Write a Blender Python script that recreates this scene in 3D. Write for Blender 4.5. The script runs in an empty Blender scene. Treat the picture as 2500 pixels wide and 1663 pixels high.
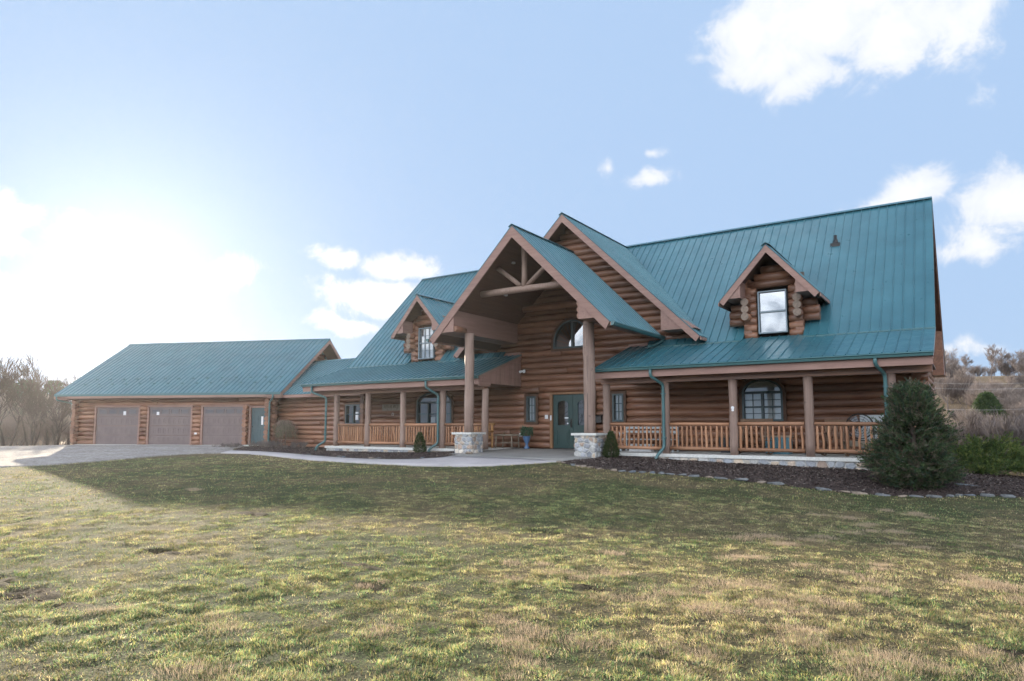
import bpy, bmesh, math, random
import numpy as np
from mathutils import Vector, Matrix
from mathutils.geometry import delaunay_2d_cdt

scene = bpy.context.scene
COL = scene.collection
R = math.radians
rng = random.Random(7)
NR = np.random.default_rng(11)

# ------------------------------------------------------------------ camera numbers
F_PX, W_PX, H_PX = 1640.0, 2500.0, 1663.0
PITCH = math.atan(0.0945)
YAW = R(33.9)
CAM = np.array([0.0, -23.1, 0.85])
PY = 1042.0 - F_PX * 0.0945
FW = np.array([-math.sin(YAW) * math.cos(PITCH), math.cos(YAW) * math.cos(PITCH), math.sin(PITCH)])
RT = np.array([math.cos(YAW), math.sin(YAW), 0.0])
UP = np.cross(RT, FW)


def at(px, py, d):
    """a point seen at a photo pixel, d metres deep"""
    return CAM + (FW + RT * (px - 1250) / F_PX - UP * (py - PY) / F_PX) * d


# ------------------------------------------------------------------ terrain
TP = np.array([(-24,-2.6,-.25),(-21.5,-2.6,-.26),(-19,-2.6,-.25),(-15.6,-3.6,-.12),(-15,-5,-.16),(-12.65,-5.2,-.15),(-10,-3.8,-.15),(-9,-2.6,-.16),(-7,-2.6,-.26),(-4,-2.6,-.31),(-2.4,-2.6,-.35),(-1,-2.6,-.42),(1,-2,-.6),(1.5,3,-.75),(0,9,-1.0),
(-10.2,-5.3,-.22),(-7.7,-5.9,-.35),(-4.8,-5.9,-.5),(-3.1,-5.5,-.66),(-.6,-5.1,-.76),(1.6,-4,-.8),(-13.5,-7.3,-.32),(-18,-6,-.33),(-22,-4.8,-.33),(-27,-4,-.26),
(-31.5,-1,-.2),(-37.7,-2.8,-.2),(-43.5,-5.2,-.22),(-28,.5,-.3),(-24,-11,-.45),(-30,-9,-.35),(-40,-12,-.45),(-16,-12,-.5),(-10,-10,-.5),(-6,-8,-.58),(-3,-8,-.78),(-3,-12,-.85),(3,-10,-.95),(0,-23,-.85),(-8,-19,-.8),(8,-22,-1.1),(-18,-20,-.7),(6,-3,-1.0),(9,6,-1.4),(-32,-24,-.6),(-50,-20,-.5),(-50,-2,-.4),(-30,14,-.5),(-45,12,-.6),(-12,14,-.8),(-60,10,-.8),(12,-12,-1.3),(-12,-32,-.9),(0,20,-1.3),(12,20,-1.8)], float)


def _U(r2):
    return np.where(r2 > 0, r2 * np.log(np.maximum(r2, 1e-9)), 0)


_n = len(TP)
_K = _U(((TP[:, None, :2] - TP[None, :, :2]) ** 2).sum(-1)) + np.eye(_n) * 6.0
_P = np.c_[np.ones(_n), TP[:, :2]]
_A = np.zeros((_n + 3, _n + 3)); _A[:_n, :_n] = _K; _A[:_n, _n:] = _P; _A[_n:, :_n] = _P.T
_w = np.linalg.solve(_A, np.r_[TP[:, 2], 0, 0, 0])


def ss(a, b, x):
    t = np.clip((x - a) / (b - a), 0, 1)
    return t * t * (3 - 2 * t)


def height(x, y):
    x = np.asarray(x, float); y = np.asarray(y, float); s = x.shape
    xf = x.ravel(); yf = y.ravel()
    xc = np.clip(xf, -62, 14); yc = np.clip(yf, -34, 22)
    r2 = (xc[:, None] - TP[None, :, 0]) ** 2 + (yc[:, None] - TP[None, :, 1]) ** 2
    z = _U(r2) @ _w[:_n] + _w[_n] + _w[_n + 1] * xc + _w[_n + 2] * yc
    d = np.hypot(xf - xc, yf - yc)
    z = z + (-1.6 - z) * ss(0, 60, d)
    r = np.hypot(xf, yf + 23.1); a = np.degrees(np.arctan2(xf, yf + 23.1))
    f = ss(-95, -30, a) * (1 - ss(60, 100, a))
    z = z + (2.5 + 6.6 * ss(-60, -12, a)) * ss(8, 64, d) * f
    z = z + .6 * np.sin(xf * .045) * np.cos(yf * .05) * ss(20, 60, d) - .8 * ss(0, 8, d) * (1 - ss(12, 30, d)) * f
    return z.reshape(s)


def hz(x, y):
    return float(height(np.array([x]), np.array([y]))[0])


def vnoise(x, y, scale, seed=0):
    """smooth value noise, 0..1"""
    x = np.asarray(x) / scale + 1000.5; y = np.asarray(y) / scale + 1000.5
    xi = np.floor(x).astype(np.int64); yi = np.floor(y).astype(np.int64)
    fx = x - xi; fy = y - yi; fx = fx * fx * (3 - 2 * fx); fy = fy * fy * (3 - 2 * fy)

    def h(i, j):
        n = (i * 374761393 + j * 668265263 + seed * 982451653) & 0x7fffffff
        n = ((n ^ (n >> 13)) * 1274126177) & 0x7fffffff
        return ((n ^ (n >> 16)) & 0xffff) / 65535.0
    a = h(xi, yi); b = h(xi + 1, yi); c = h(xi, yi + 1); d = h(xi + 1, yi + 1)
    return (a * (1 - fx) + b * fx) * (1 - fy) + (c * (1 - fx) + d * fx) * fy


def fbm(x, y, scale, seed=0, octs=4):
    v = 0; amp = .5; tot = 0
    for o in range(octs):
        v = v + amp * vnoise(x, y, scale / 2 ** o, seed + o * 17); tot += amp; amp *= .5
    return v / tot


def in_poly(x, y, poly):
    x = np.asarray(x); y = np.asarray(y)
    c = np.zeros(x.shape, bool); n = len(poly)
    for i in range(n):
        x0, y0 = poly[i]; x1, y1 = poly[(i + 1) % n]
        if y0 == y1:
            continue
        t = ((y0 > y) != (y1 > y)) & (x < (x1 - x0) * (y - y0) / (y1 - y0) + x0)
        c ^= t
    return c


def dist_poly(x, y, poly):
    x = np.asarray(x); y = np.asarray(y); d = np.full(x.shape, 1e9); n = len(poly)
    for i in range(n):
        x0, y0 = poly[i]; x1, y1 = poly[(i + 1) % n]
        dx, dy = x1 - x0, y1 - y0; L = dx * dx + dy * dy
        if L == 0:
            continue
        t = np.clip(((x - x0) * dx + (y - y0) * dy) / L, 0, 1)
        d = np.minimum(d, np.hypot(x - x0 - t * dx, y - y0 - t * dy))
    return d


# ------------------------------------------------------------------ tagging and linking
def tag(o, label=None, cat=None, group=None, kind=None):
    if label: o['label'] = label
    if cat: o['category'] = cat
    if group: o['group'] = group
    if kind: o['kind'] = kind
    return o


def empty(name, loc, label, cat, group=None, rz=0):
    o = bpy.data.objects.new(name, None); COL.objects.link(o)
    o.location = loc; o.rotation_euler.z = rz; o.empty_display_size = .3
    return tag(o, label, cat, group)


def copy_tree(o, parent=None):
    c = o.copy(); COL.objects.link(c)
    if parent is not None: c.parent = parent
    for ch in list(o.children):
        copy_tree(ch, c)
    return c


OFF = Vector((0, 0, 0))   # world position of the thing now being built; part meshes are local to it


class MB:
    """collects shapes and links them as one mesh object"""
    def __init__(s):
        s.v = []; s.f = []; s.sm = []; s.t = []

    def add(s, vs, fs, smooth=False, tone=1.0):
        b = len(s.v)
        s.v += [tuple(p) for p in vs]; s.f += [[i + b for i in f] for f in fs]
        s.sm += [smooth] * len(fs) if not isinstance(smooth, list) else smooth
        s.t += [tone] * len(vs)
        return s

    def box(s, x0, x1, y0, y1, z0, z1, tone=1.0):
        return s.add([(x0,y0,z0),(x1,y0,z0),(x1,y1,z0),(x0,y1,z0),(x0,y0,z1),(x1,y0,z1),(x1,y1,z1),(x0,y1,z1)],
                     [(0,3,2,1),(4,5,6,7),(0,1,5,4),(1,2,6,5),(2,3,7,6),(3,0,4,7)], tone=tone)

    def prism(s, poly, vec, tone=1.0):
        n = len(poly); p = [Vector(q) for q in poly]; q = [a + Vector(vec) for a in p]
        fs = [list(range(n))[::-1], list(range(n, 2 * n))] + [(i, (i + 1) % n, (i + 1) % n + n, i + n) for i in range(n)]
        return s.add(p + q, fs, tone=tone)

    def tube(s, pts, rads, n=8, caps=True, tone=1.0, squash=1.0, phase=0.0):
        pts = [Vector(p) for p in pts]; m = len(pts)
        if not isinstance(rads, (list, tuple)): rads = [rads] * m
        vs = []; prev = None
        for i, p in enumerate(pts):
            d = (pts[min(i + 1, m - 1)] - pts[max(i - 1, 0)]).normalized()
            if prev is None:
                a = Vector((0, 0, 1)) if abs(d.z) < .9 else Vector((1, 0, 0))
                u = d.cross(a).normalized()
            else:
                u = (prev - d * prev.dot(d)).normalized()
            prev = u; w = d.cross(u)
            for k in range(n):
                an = 2 * math.pi * (k + phase) / n
                vs.append(p + u * (math.cos(an) * rads[i]) + w * (math.sin(an) * rads[i] * squash))
        fs = [(i * n + k, i * n + (k + 1) % n, (i + 1) * n + (k + 1) % n, (i + 1) * n + k) for i in range(m - 1) for k in range(n)]
        sm = [True] * len(fs)
        if caps:
            fs += [list(range(n))[::-1], list(range((m - 1) * n, m * n))]; sm += [False, False]
        return s.add(vs, fs, smooth=sm, tone=tone)

    def lathe(s, cx, cy, prof, n=20, tone=1.0):
        vs = []
        for r, z in prof:
            for k in range(n):
                a = 2 * math.pi * k / n; vs.append((cx + r * math.cos(a), cy + r * math.sin(a), z))
        m = len(prof)
        fs = [(i * n + k, i * n + (k + 1) % n, (i + 1) * n + (k + 1) % n, (i + 1) * n + k) for i in range(m - 1) for k in range(n)]
        sm = [True] * len(fs) + [False, False]
        fs += [list(range(n))[::-1], list(range((m - 1) * n, m * n))]
        return s.add(vs, fs, smooth=sm, tone=tone)

    def log(s, A, B, r=.135, n=10, seed=None, wob=.012, tone=None, step=.55, flat=1.0):
        """one slightly irregular round log from A to B"""
        rr = random.Random(seed if seed is not None else rng.random())
        A = Vector(A); B = Vector(B); L = (B - A).length
        m = max(2, int(L / step) + 1)
        pts = []; rad = []; ph = rr.random() * 9
        for i in range(m + 1):
            t = i / m
            w = math.sin(ph + t * L * 1.3) * wob * .6 + rr.uniform(-wob, wob) * .4
            pts.append(A.lerp(B, t) + Vector((0, 0, w)) if abs((B - A).normalized().z) < .7 else A.lerp(B, t) + Vector((w, w * .5, 0)))
            rad.append(r * (1 + rr.uniform(-.055, .055) + .03 * math.sin(ph * 2 + t * L * .9)))
        return s.tube(pts, rad, n=n, tone=tone if tone is not None else rr.uniform(.66, 1.22), squash=flat)

    def build(s, name, mat, parent=None, recalc=True, off=None):
        o_ = OFF if off is None else off
        me = bpy.data.meshes.new(name)
        me.from_pydata([(x - o_[0], y - o_[1], z - o_[2]) for x, y, z in s.v], [], s.f)
        me.polygons.foreach_set('use_smooth', s.sm)
        at_ = me.attributes.new('tone', 'FLOAT', 'POINT'); at_.data.foreach_set('value', s.t)
        if recalc:
            bm = bmesh.new(); bm.from_mesh(me); bmesh.ops.recalc_face_normals(bm, faces=bm.faces); bm.to_mesh(me); bm.free()
        me.materials.append(mat); me.update()
        o = bpy.data.objects.new(name, me); COL.objects.link(o)
        if parent is not None: o.parent = parent
        return o


def npmesh(name, V, Fc, mat, parent=None, col=None, smooth=False, off=(0, 0, 0)):
    V = np.asarray(V, np.float32) - np.asarray(off, np.float32); Fc = np.asarray(Fc, np.int32)
    me = bpy.data.meshes.new(name); k = Fc.shape[1]
    me.vertices.add(len(V)); me.vertices.foreach_set('co', V.ravel())
    me.loops.add(Fc.size); me.loops.foreach_set('vertex_index', Fc.ravel())
    me.polygons.add(len(Fc))
    me.polygons.foreach_set('loop_start', np.arange(0, Fc.size, k, dtype=np.int32))
    me.polygons.foreach_set('loop_total', np.full(len(Fc), k, np.int32))
    me.polygons.foreach_set('use_smooth', np.full(len(Fc), smooth, bool))
    me.update(calc_edges=True); me.validate()
    if col is not None:
        ca = me.color_attributes.new('col', 'FLOAT_COLOR', 'POINT')
        c = np.ones((len(V), 4), np.float32); c[:, :3] = col
        ca.data.foreach_set('color', c.ravel())
    ta = me.attributes.new('tone', 'FLOAT', 'POINT'); ta.data.foreach_set('value', np.ones(len(V), np.float32))
    me.materials.append(mat)
    o = bpy.data.objects.new(name, me); COL.objects.link(o)
    if parent is not None: o.parent = parent
    return o


# ------------------------------------------------------------------ materials
def new_mat(name):
    m = bpy.data.materials.new(name); m.use_nodes = True
    nt = m.node_tree; nt.nodes.clear()
    out = nt.nodes.new('ShaderNodeOutputMaterial'); b = nt.nodes.new('ShaderNodeBsdfPrincipled')
    nt.links.new(b.outputs[0], out.inputs[0])
    return m, nt, b, out


def nd(nt, kind, **kw):
    n = nt.nodes.new(kind)
    for k, v in kw.items():
        if k.startswith('i_'):
            n.inputs[k[2:].replace('_', ' ')].default_value = v
        else:
            setattr(n, k, v)
    return n


def coords(nt, scale=(1, 1, 1), kind='Object'):
    tc = nd(nt, 'ShaderNodeTexCoord'); mp = nd(nt, 'ShaderNodeMapping'); mp.inputs['Scale'].default_value = scale
    nt.links.new(tc.outputs[kind], mp.inputs[0]); return mp.outputs[0]


def noise(nt, vec, scale, detail=4, rough=.6, dist=0):
    n = nd(nt, 'ShaderNodeTexNoise'); n.inputs['Scale'].default_value = scale; n.inputs['Detail'].default_value = detail
    n.inputs['Roughness'].default_value = rough; n.inputs['Distortion'].default_value = dist
    nt.links.new(vec, n.inputs['Vector']); return n.outputs['Fac']


def ramp(nt, fac, stops, interp='LINEAR'):
    r = nd(nt, 'ShaderNodeValToRGB'); r.color_ramp.interpolation = interp
    el = r.color_ramp.elements
    while len(el) < len(stops): el.new(.5)
    for e, (p, c) in zip(el, stops):
        e.position = p; e.color = (*c, 1) if len(c) == 3 else c
    nt.links.new(fac, r.inputs[0]); return r.outputs[0]


def mix(nt, fac, a, b, blend='MIX'):
    m = nd(nt, 'ShaderNodeMix', data_type='RGBA', blend_type=blend)
    for s, v in ((0, fac), (6, a), (7, b)):
        if isinstance(v, (int, float)): m.inputs[s].default_value = v
        elif isinstance(v, tuple): m.inputs[s].default_value = (*v, 1)
        else: nt.links.new(v, m.inputs[s])
    return m.outputs[2]


def math_(nt, op, a, b=0.0, c=None, clamp=False):
    m = nd(nt, 'ShaderNodeMath', operation=op, use_clamp=clamp)
    for i, v in enumerate((a, b) if c is None else (a, b, c)):
        if isinstance(v, (int, float)): m.inputs[i].default_value = v
        else: nt.links.new(v, m.inputs[i])
    return m.outputs[0]


def bump(nt, b, h, strength=.3, dist=.02):
    bp = nd(nt, 'ShaderNodeBump'); bp.inputs['Strength'].default_value = strength; bp.inputs['Distance'].default_value = dist
    nt.links.new(h, bp.inputs['Height']); nt.links.new(bp.outputs[0], b.inputs['Normal'])


def tone_mul(nt, col):
    a = nd(nt, 'ShaderNodeAttribute', attribute_name='tone')
    return mix(nt, 1.0, col, a.outputs['Color'], 'MULTIPLY')


def wood(name, dark, mid, light, rough=.5, along='x', grain=9.0, bumps=.25, spec=.4, knots=True):
    m, nt, b, _ = new_mat(name)
    s = {'x': (.35, grain, grain), 'y': (grain, .35, grain), 'z': (grain, grain, .35)}[along]
    s2 = {'x': (.8, 2.2, 2.2), 'y': (2.2, .8, 2.2), 'z': (2.2, 2.2, .8)}[along]
    g = noise(nt, coords(nt, s), 2.0, 6, .65, .4)
    g2 = noise(nt, coords(nt, s2), 1.1, 4, .6, .2)
    f = math_(nt, 'ADD', math_(nt, 'MULTIPLY', g, .55), math_(nt, 'MULTIPLY', g2, .45))
    c = ramp(nt, f, [(.3, dark), (.5, mid), (.7, light)])
    if knots:
        k = noise(nt, coords(nt, (1, 1, 1)), 5.5, 1, .4)
        c = mix(nt, ramp(nt, k, [(.74, (0, 0, 0)), (.79, (.55, .55, .55))]), c, tuple(x * .45 for x in dark))
    nt.links.new(tone_mul(nt, c), b.inputs['Base Color'])
    b.inputs['Specular IOR Level'].default_value = spec
    nt.links.new(ramp(nt, g2, [(.3, (rough * .75,) * 3), (.7, (min(1, rough * 1.25),) * 3)]), b.inputs['Roughness'])
    bump(nt, b, g, bumps, .015)
    return m


def plain(name, col, rough=.5, spec=.5, metal=0.0, var=.12, scale=3.0, bumps=0.0, bscale=60.0):
    m, nt, b, _ = new_mat(name)
    n = noise(nt, coords(nt), scale, 5, .6)
    c = ramp(nt, n, [(.3, tuple(x * (1 - var) for x in col)), (.7, tuple(min(1, x * (1 + var)) for x in col))])
    nt.links.new(tone_mul(nt, c), b.inputs['Base Color'])
    b.inputs['Roughness'].default_value = rough; b.inputs['Metallic'].default_value = metal
    b.inputs['Specular IOR Level'].default_value = spec
    if bumps:
        bump(nt, b, noise(nt, coords(nt), bscale, 4, .6), bumps, .01)
    return m


def attr_mat(name, rough=.8, spec=.2, trans=0.0, bumps=0.0, bscale=40, rnd=.0):
    """colour comes from the mesh's own colour attribute"""
    m, nt, b, out = new_mat(name)
    a = nd(nt, 'ShaderNodeAttribute', attribute_name='col')
    c = a.outputs['Color']
    if bumps:
        n = noise(nt, coords(nt), bscale, 5, .65)
        c = mix(nt, 1.0, c, ramp(nt, n, [(.3, (.72, .72, .72)), (.7, (1.2, 1.2, 1.2))]), 'MULTIPLY')
        bump(nt, b, n, bumps, .01)
    nt.links.new(c, b.inputs['Base Color']); b.inputs['Roughness'].default_value = rough
    b.inputs['Specular IOR Level'].default_value = spec
    if trans:
        t = nd(nt, 'ShaderNodeBsdfTranslucent'); nt.links.new(c, t.inputs['Color'])
        mx = nd(nt, 'ShaderNodeMixShader'); mx.inputs[0].default_value = trans
        nt.links.new(b.outputs[0], mx.inputs[1]); nt.links.new(t.outputs[0], mx.inputs[2]); nt.links.new(mx.outputs[0], out.inputs[0])
    return m


M = {}
M['log'] = wood('stained_log', (.10, .045, .026), (.225, .104, .059), (.34, .18, .104), rough=.42, spec=.55, bumps=.35)
M['log_y'] = wood('stained_log_side', (.10, .045, .026), (.225, .104, .059), (.34, .18, .104), rough=.42, along='y', spec=.55, bumps=.35)
M['log_end'] = plain('weathered_log_end', (.25, .19, .15), .8, .2, var=.3, scale=14, bumps=.5)
M['post'] = wood('peeled_log_post', (.165, .108, .086), (.275, .19, .152), (.39, .29, .24), rough=.6, along='z', bumps=.4, grain=14, spec=.3)
M['rail'] = wood('orange_log_rail', (.17, .075, .038), (.33, .165, .088), (.47, .26, .16), rough=.5, bumps=.2, spec=.4)
M['baluster'] = wood('orange_log_baluster', (.18, .08, .04), (.35, .175, .092), (.49, .28, .17), rough=.5, along='z', bumps=.2, spec=.4)
M['trim'] = wood('brown_trim_board', (.215, .125, .10), (.29, .175, .142), (.37, .232, .19), rough=.6, bumps=.15, grain=6, spec=.3, knots=False)
M['trim_y'] = wood('brown_trim_board_side', (.215, .125, .10), (.29, .175, .142), (.37, .232, .19), rough=.6, along='y', bumps=.15, grain=6, spec=.3, knots=False)
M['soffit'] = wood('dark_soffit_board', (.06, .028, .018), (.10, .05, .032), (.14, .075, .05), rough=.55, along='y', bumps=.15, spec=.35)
M['casing'] = plain('dark_wood_casing', (.09, .045, .025), .6, .3, var=.25, scale=8)
M['casing_light'] = wood('door_casing_wood', (.16, .08, .035), (.24, .125, .06), (.30, .17, .09), rough=.5, along='z', knots=False)
M['frame'] = plain('green_window_frame', (.035, .065, .07), .4, .5, var=.08)
M['pale_frame'] = plain('pale_blue_grey_frame', (.17, .22, .25), .35, .5, var=.08)
M['door'] = plain('dark_green_door_paint', (.018, .052, .048), .38, .5, var=.15, scale=5)
M['side_door'] = plain('grey_green_door_paint', (.05, .09, .10), .45, .5, var=.1)
M['gutter'] = plain('teal_gutter_metal', (.05, .13, .135), .32, .6, var=.08)
M['iron'] = plain('black_iron', (.015, .014, .014), .5, .5, var=.2)
M['white'] = plain('white_plastic', (.75, .75, .76), .4, .5, var=.05)
M['blind'] = plain('white_blind', (.74, .76, .76), .7, .2, var=.04)
M['room'] = plain('dim_interior', (.12, .10, .085), .9, .1, var=.1)
M['garage_door'] = plain('mauve_garage_door', (.17, .13, .125), .5, .4, var=.1, scale=2)
M['slab'] = plain('pale_concrete', (.60, .59, .55), .85, .2, var=.14, scale=22, bumps=.3, bscale=90)


def roof_mat():
    m, nt, b, _ = new_mat('teal_standing_seam_metal')
    v = coords(nt)
    n = noise(nt, v, 0.9, 4, .6); n2 = noise(nt, coords(nt, (3.4, 3.4, 3.4)), 1.3, 5, .7)
    c = ramp(nt, n, [(.3, (.028, .112, .140)), (.7, (.045, .155, .186))])
    c = mix(nt, ramp(nt, n2, [(.62, (0, 0, 0)), (.75, (.22, .22, .22))]), c, (.07, .19, .185))
    nt.links.new(tone_mul(nt, c), b.inputs['Base Color'])
    b.inputs['Metallic'].default_value = .15
    nt.links.new(ramp(nt, n2, [(.3, (.26,) * 3), (.7, (.42,) * 3)]), b.inputs['Roughness'])
    b.inputs['Specular IOR Level'].default_value = .6
    bump(nt, b, n, .12, .02)
    return m


M['roof'] = roof_mat()


def glass_mat(name='window_glass', ior=2.1):
    m, nt, b, out = new_mat(name)
    nt.nodes.remove(b)
    g = nd(nt, 'ShaderNodeBsdfGlossy'); g.inputs['Roughness'].default_value = .015; g.inputs['Color'].default_value = (.95, .97, .97, 1)
    t = nd(nt, 'ShaderNodeBsdfTransparent'); t.inputs['Color'].default_value = (.93, .95, .95, 1)
    fr = nd(nt, 'ShaderNodeFresnel'); fr.inputs['IOR'].default_value = ior
    n = noise(nt, coords(nt), 1.6, 2, .5); bp = nd(nt, 'ShaderNodeBump'); bp.inputs['Strength'].default_value = .02; bp.inputs['Distance'].default_value = .02
    nt.links.new(n, bp.inputs['Height']); nt.links.new(bp.outputs[0], g.inputs['Normal'])
    mx = nd(nt, 'ShaderNodeMixShader')
    nt.links.new(fr.outputs[0], mx.inputs[0]); nt.links.new(t.outputs[0], mx.inputs[1]); nt.links.new(g.outputs[0], mx.inputs[2])
    nt.links.new(mx.outputs[0], out.inputs[0]); return m


M['glass'] = glass_mat(); M['glass_up'] = glass_mat('coated_upper_glass', 3.6)
M['stone'] = attr_mat('field_stone', .85, .25, bumps=.6, bscale=28)
M['leaf'] = attr_mat('leaf_tissue', .6, .3, trans=.3)
M['blade'] = attr_mat('grass_blade', .55, .25, trans=.45)
M['bark'] = plain('grey_bark', (.16, .125, .105), .9, .1, var=.35, scale=6, bumps=.6, bscale=18)
M['twig'] = plain('pale_twig', (.26, .20, .165), .9, .1, var=.25, scale=1.2)
M['chip'] = attr_mat('mulch_chip', .9, .15)
# ------------------------------------------------------------------ building helpers
XC = -12.65            # centre line of the entrance
LOGH = .245


def open_span(op, z):
    """x-interval an opening (x0,x1,z0,z1,arch) takes at height z, or None"""
    x0, x1, z0, z1, a = op
    if z < z0 or z > z1 + a: return None
    if z <= z1 or a == 0: return (x0, x1)
    h = (x1 - x0) / 2 * math.sqrt(max(0, 1 - ((z - z1) / a) ** 2)); c = (x0 + x1) / 2
    return (c - h, c + h) if h > .02 else None


def log_wall(mb, x0, x1, z0, z1, y, ops=(), span=None, axis='x', r=.136, jamb=.0, seed=1):
    rr = random.Random(seed); k = 0
    z = z0 + LOGH / 2
    while z < z1:
        iv = [(x0, x1)]
        if span:
            a, b = span(z); iv = [(max(x0, a), min(x1, b))] if b - a > .3 else []
        for op in ops:
            s = open_span(op, z)
            if not s: continue
            nv = []
            for a, b in iv:
                if s[1] <= a or s[0] >= b: nv.append((a, b)); continue
                if s[0] - a > .08: nv.append((a, s[0]))
                if b - s[1] > .08: nv.append((s[1], b))
            iv = nv
        for a, b in iv:
            cuts = [a]; p = a + rr.uniform(2.5, 6)
            while p < b - 1.5: cuts.append(p); p += rr.uniform(3.5, 6.5)
            cuts.append(b)
            for c0, c1 in zip(cuts, cuts[1:]):
                c1 -= .004
                A, B = ((c0, y, z), (c1, y, z)) if axis == 'x' else ((y, c0, z), (y, c1, z))
                mb.log(A, B, r=r, seed=rr.random(), n=12)
        z += LOGH; k += 1
    return mb


def fpath(x0, x1, z0, z1, a, i=0.0, N=14):
    p = [(x0 + i, z0 + i), (x1 - i, z0 + i)]
    if a > 0:
        c = (x0 + x1) / 2; hw = (x1 - x0) / 2 - i; aa = a - i
        for k in range(N + 1):
            t = math.pi * k / N; p.append((c + hw * math.cos(t), z1 + aa * math.sin(t)))
    else:
        p += [(x1 - i, z1 - i), (x0 + i, z1 - i)]
    return p


def ring(mb, dims, i0, i1, y0, y1, tone=1.0):
    o = fpath(*dims, i=i0); q = fpath(*dims, i=i1); n = len(o)
    vs = [(x, y0, z) for x, z in o] + [(x, y0, z) for x, z in q] + [(x, y1, z) for x, z in o] + [(x, y1, z) for x, z in q]
    fs = []
    for k in range(n):
        j = (k + 1) % n
        fs += [(k, j, n + j, n + k), (2 * n + k, 3 * n + k, 3 * n + j, 2 * n + j), (k, 2 * n + k, 2 * n + j, j), (n + k, n + j, 3 * n + j, 3 * n + k)]
    mb.add(vs, fs, tone=tone)


def sheet(dims, i, y, name, mat, parent):
    b = MB(); p = fpath(*dims, i=i); b.add([(x, y, z) for x, z in p], [list(range(len(p)))])
    return b.build(name, mat, parent, recalc=False)


def blind(dims, i, y, parent, name='blind', mat=None, z_from=None):
    """horizontal slats filling the opening"""
    x0, x1, z0, z1, a = dims; b = MB(); z = (z0 if z_from is None else z_from) + i
    while z < z1 + a - i:
        s = open_span((x0 + i, x1 - i, z0, z1, max(0, a - i)), z)
        if s and (z < z1 - i or a > 0):
            b.add([(s[0], y, z), (s[1], y, z), (s[1], y + .014, z + .046), (s[0], y + .014, z + .046)], [(0, 1, 2, 3)], tone=rng.uniform(.96, 1.03))
        z += .047
    return b.build(name, mat or M['blind'], parent, recalc=False)


def window(parent, dims, label=None, cols=1, rows=1, mull=(), transom=None, rails=(), grids=(), blinds=True, casing=True, y=0.0, blind_from=None, zin=.16, fw=.065):
    """part window (frame mesh) > casing, pane, blind"""
    x0, x1, z0, z1, a = dims
    f = MB()
    ring(f, dims, 0, fw, y - .075, y + .09)
    for m in mull: f.box(m - .035, m + .035, y - .06, y + .08, z0 + .06, (z1 if a == 0 or transom else z1 + a * .97) - (.05 if a == 0 else 0))
    if transom: f.box(x0 + .05, x1 - .05, y - .066, y + .085, transom - .04, transom + .04)
    for (a0, a1, zr) in rails: f.box(a0, a1, y - .035, y + .07, zr - .028, zr + .028)
    for (a0, a1, b0, b1, nc, nr) in grids:
        for k in range(1, nc): xx = a0 + (a1 - a0) * k / nc; f.box(xx - .011, xx + .011, y - .012, y + .012, b0, b1)
        for k in range(1, nr): zz = b0 + (b1 - b0) * k / nr; f.box(a0, a1, y - .010, y + .010, zz - .011, zz + .011)
    w = f.build('window', M['pale_frame'] if fw < .05 else M['frame'], parent)
    if label: w['label'] = label
    if casing:
        c = MB(); ring(c, (x0 - .1, x1 + .1, z0 - .09, z1 + (.09 if a == 0 else 0), a + (.09 if a else 0)), 0, .1, y - .06, y + .2)
        c.build('casing', M['casing'], w)
    sheet(dims, .05, y + .03, 'pane', M['glass_up' if z0 > 3 else 'glass'], w)
    if blinds: blind(dims, .05, y + (.075 if fw > .05 else .05), w, z_from=blind_from)
    return w


def roof_sheet(parent, poly, u, name='roof', seam=.29, th=.035, mat=None, rib=.028, phase=.0, holes=()):
    """metal sheet with standing seams. poly: coplanar 3-D points, u: horizontal direction along the eave"""
    P = [Vector(p) for p in poly]; u = Vector(u).normalized()
    n = (P[1] - P[0]).cross(P[2] - P[1]).normalized()
    if n.z < 0: n = -n
    v = n.cross(u).normalized(); O = P[0]
    uv = [((p - O).dot(u), (p - O).dot(v)) for p in P]
    mb = MB(); mb.prism([p for p in P], -n * th)
    us = [a for a, b in uv]; s = math.floor(min(us) / seam) * seam + phase; N = len(uv)
    while s < max(us):
        hits = []
        for i in range(N):
            (a0, b0), (a1, b1) = uv[i], uv[(i + 1) % N]
            if (a0 > s) != (a1 > s): hits.append(b0 + (b1 - b0) * (s - a0) / (a1 - a0))
        hits.sort()
        for b0, b1 in zip(hits[::2], hits[1::2]):
            if b1 - b0 < .08: continue
            base = O + u * s; c0 = base + v * b0; c1 = base + v * b1
            pr = [c0 - u * .02, c0 + u * .02, c0 + u * .010 + n * rib, c0 - u * .010 + n * rib]
            mb.prism(pr, c1 - c0)
        s += seam
    # low swages half way between seams
    return mb.build(name, mat or M['roof'], parent)


def cap(parent, A, B, w=.14, name='ridge_cap', drop=.09, d1=None):
    """folded ridge cap from A to B"""
    A = Vector(A); B = Vector(B); u = (B - A).normalized(); s = u.cross(Vector((0, 0, 1))).normalized()
    mb = MB(); z = Vector((0, 0, 1))
    pr = [A + z * .05, A + s * w + z * (.05 - drop), A + s * w + z * (.035 - drop), A + z * .03, A - s * w + z * (.035 - drop), A - s * w + z * (.05 - drop)]
    mb.prism(pr, B - A)
    return mb.build(name, M['roof'], parent)


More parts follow.
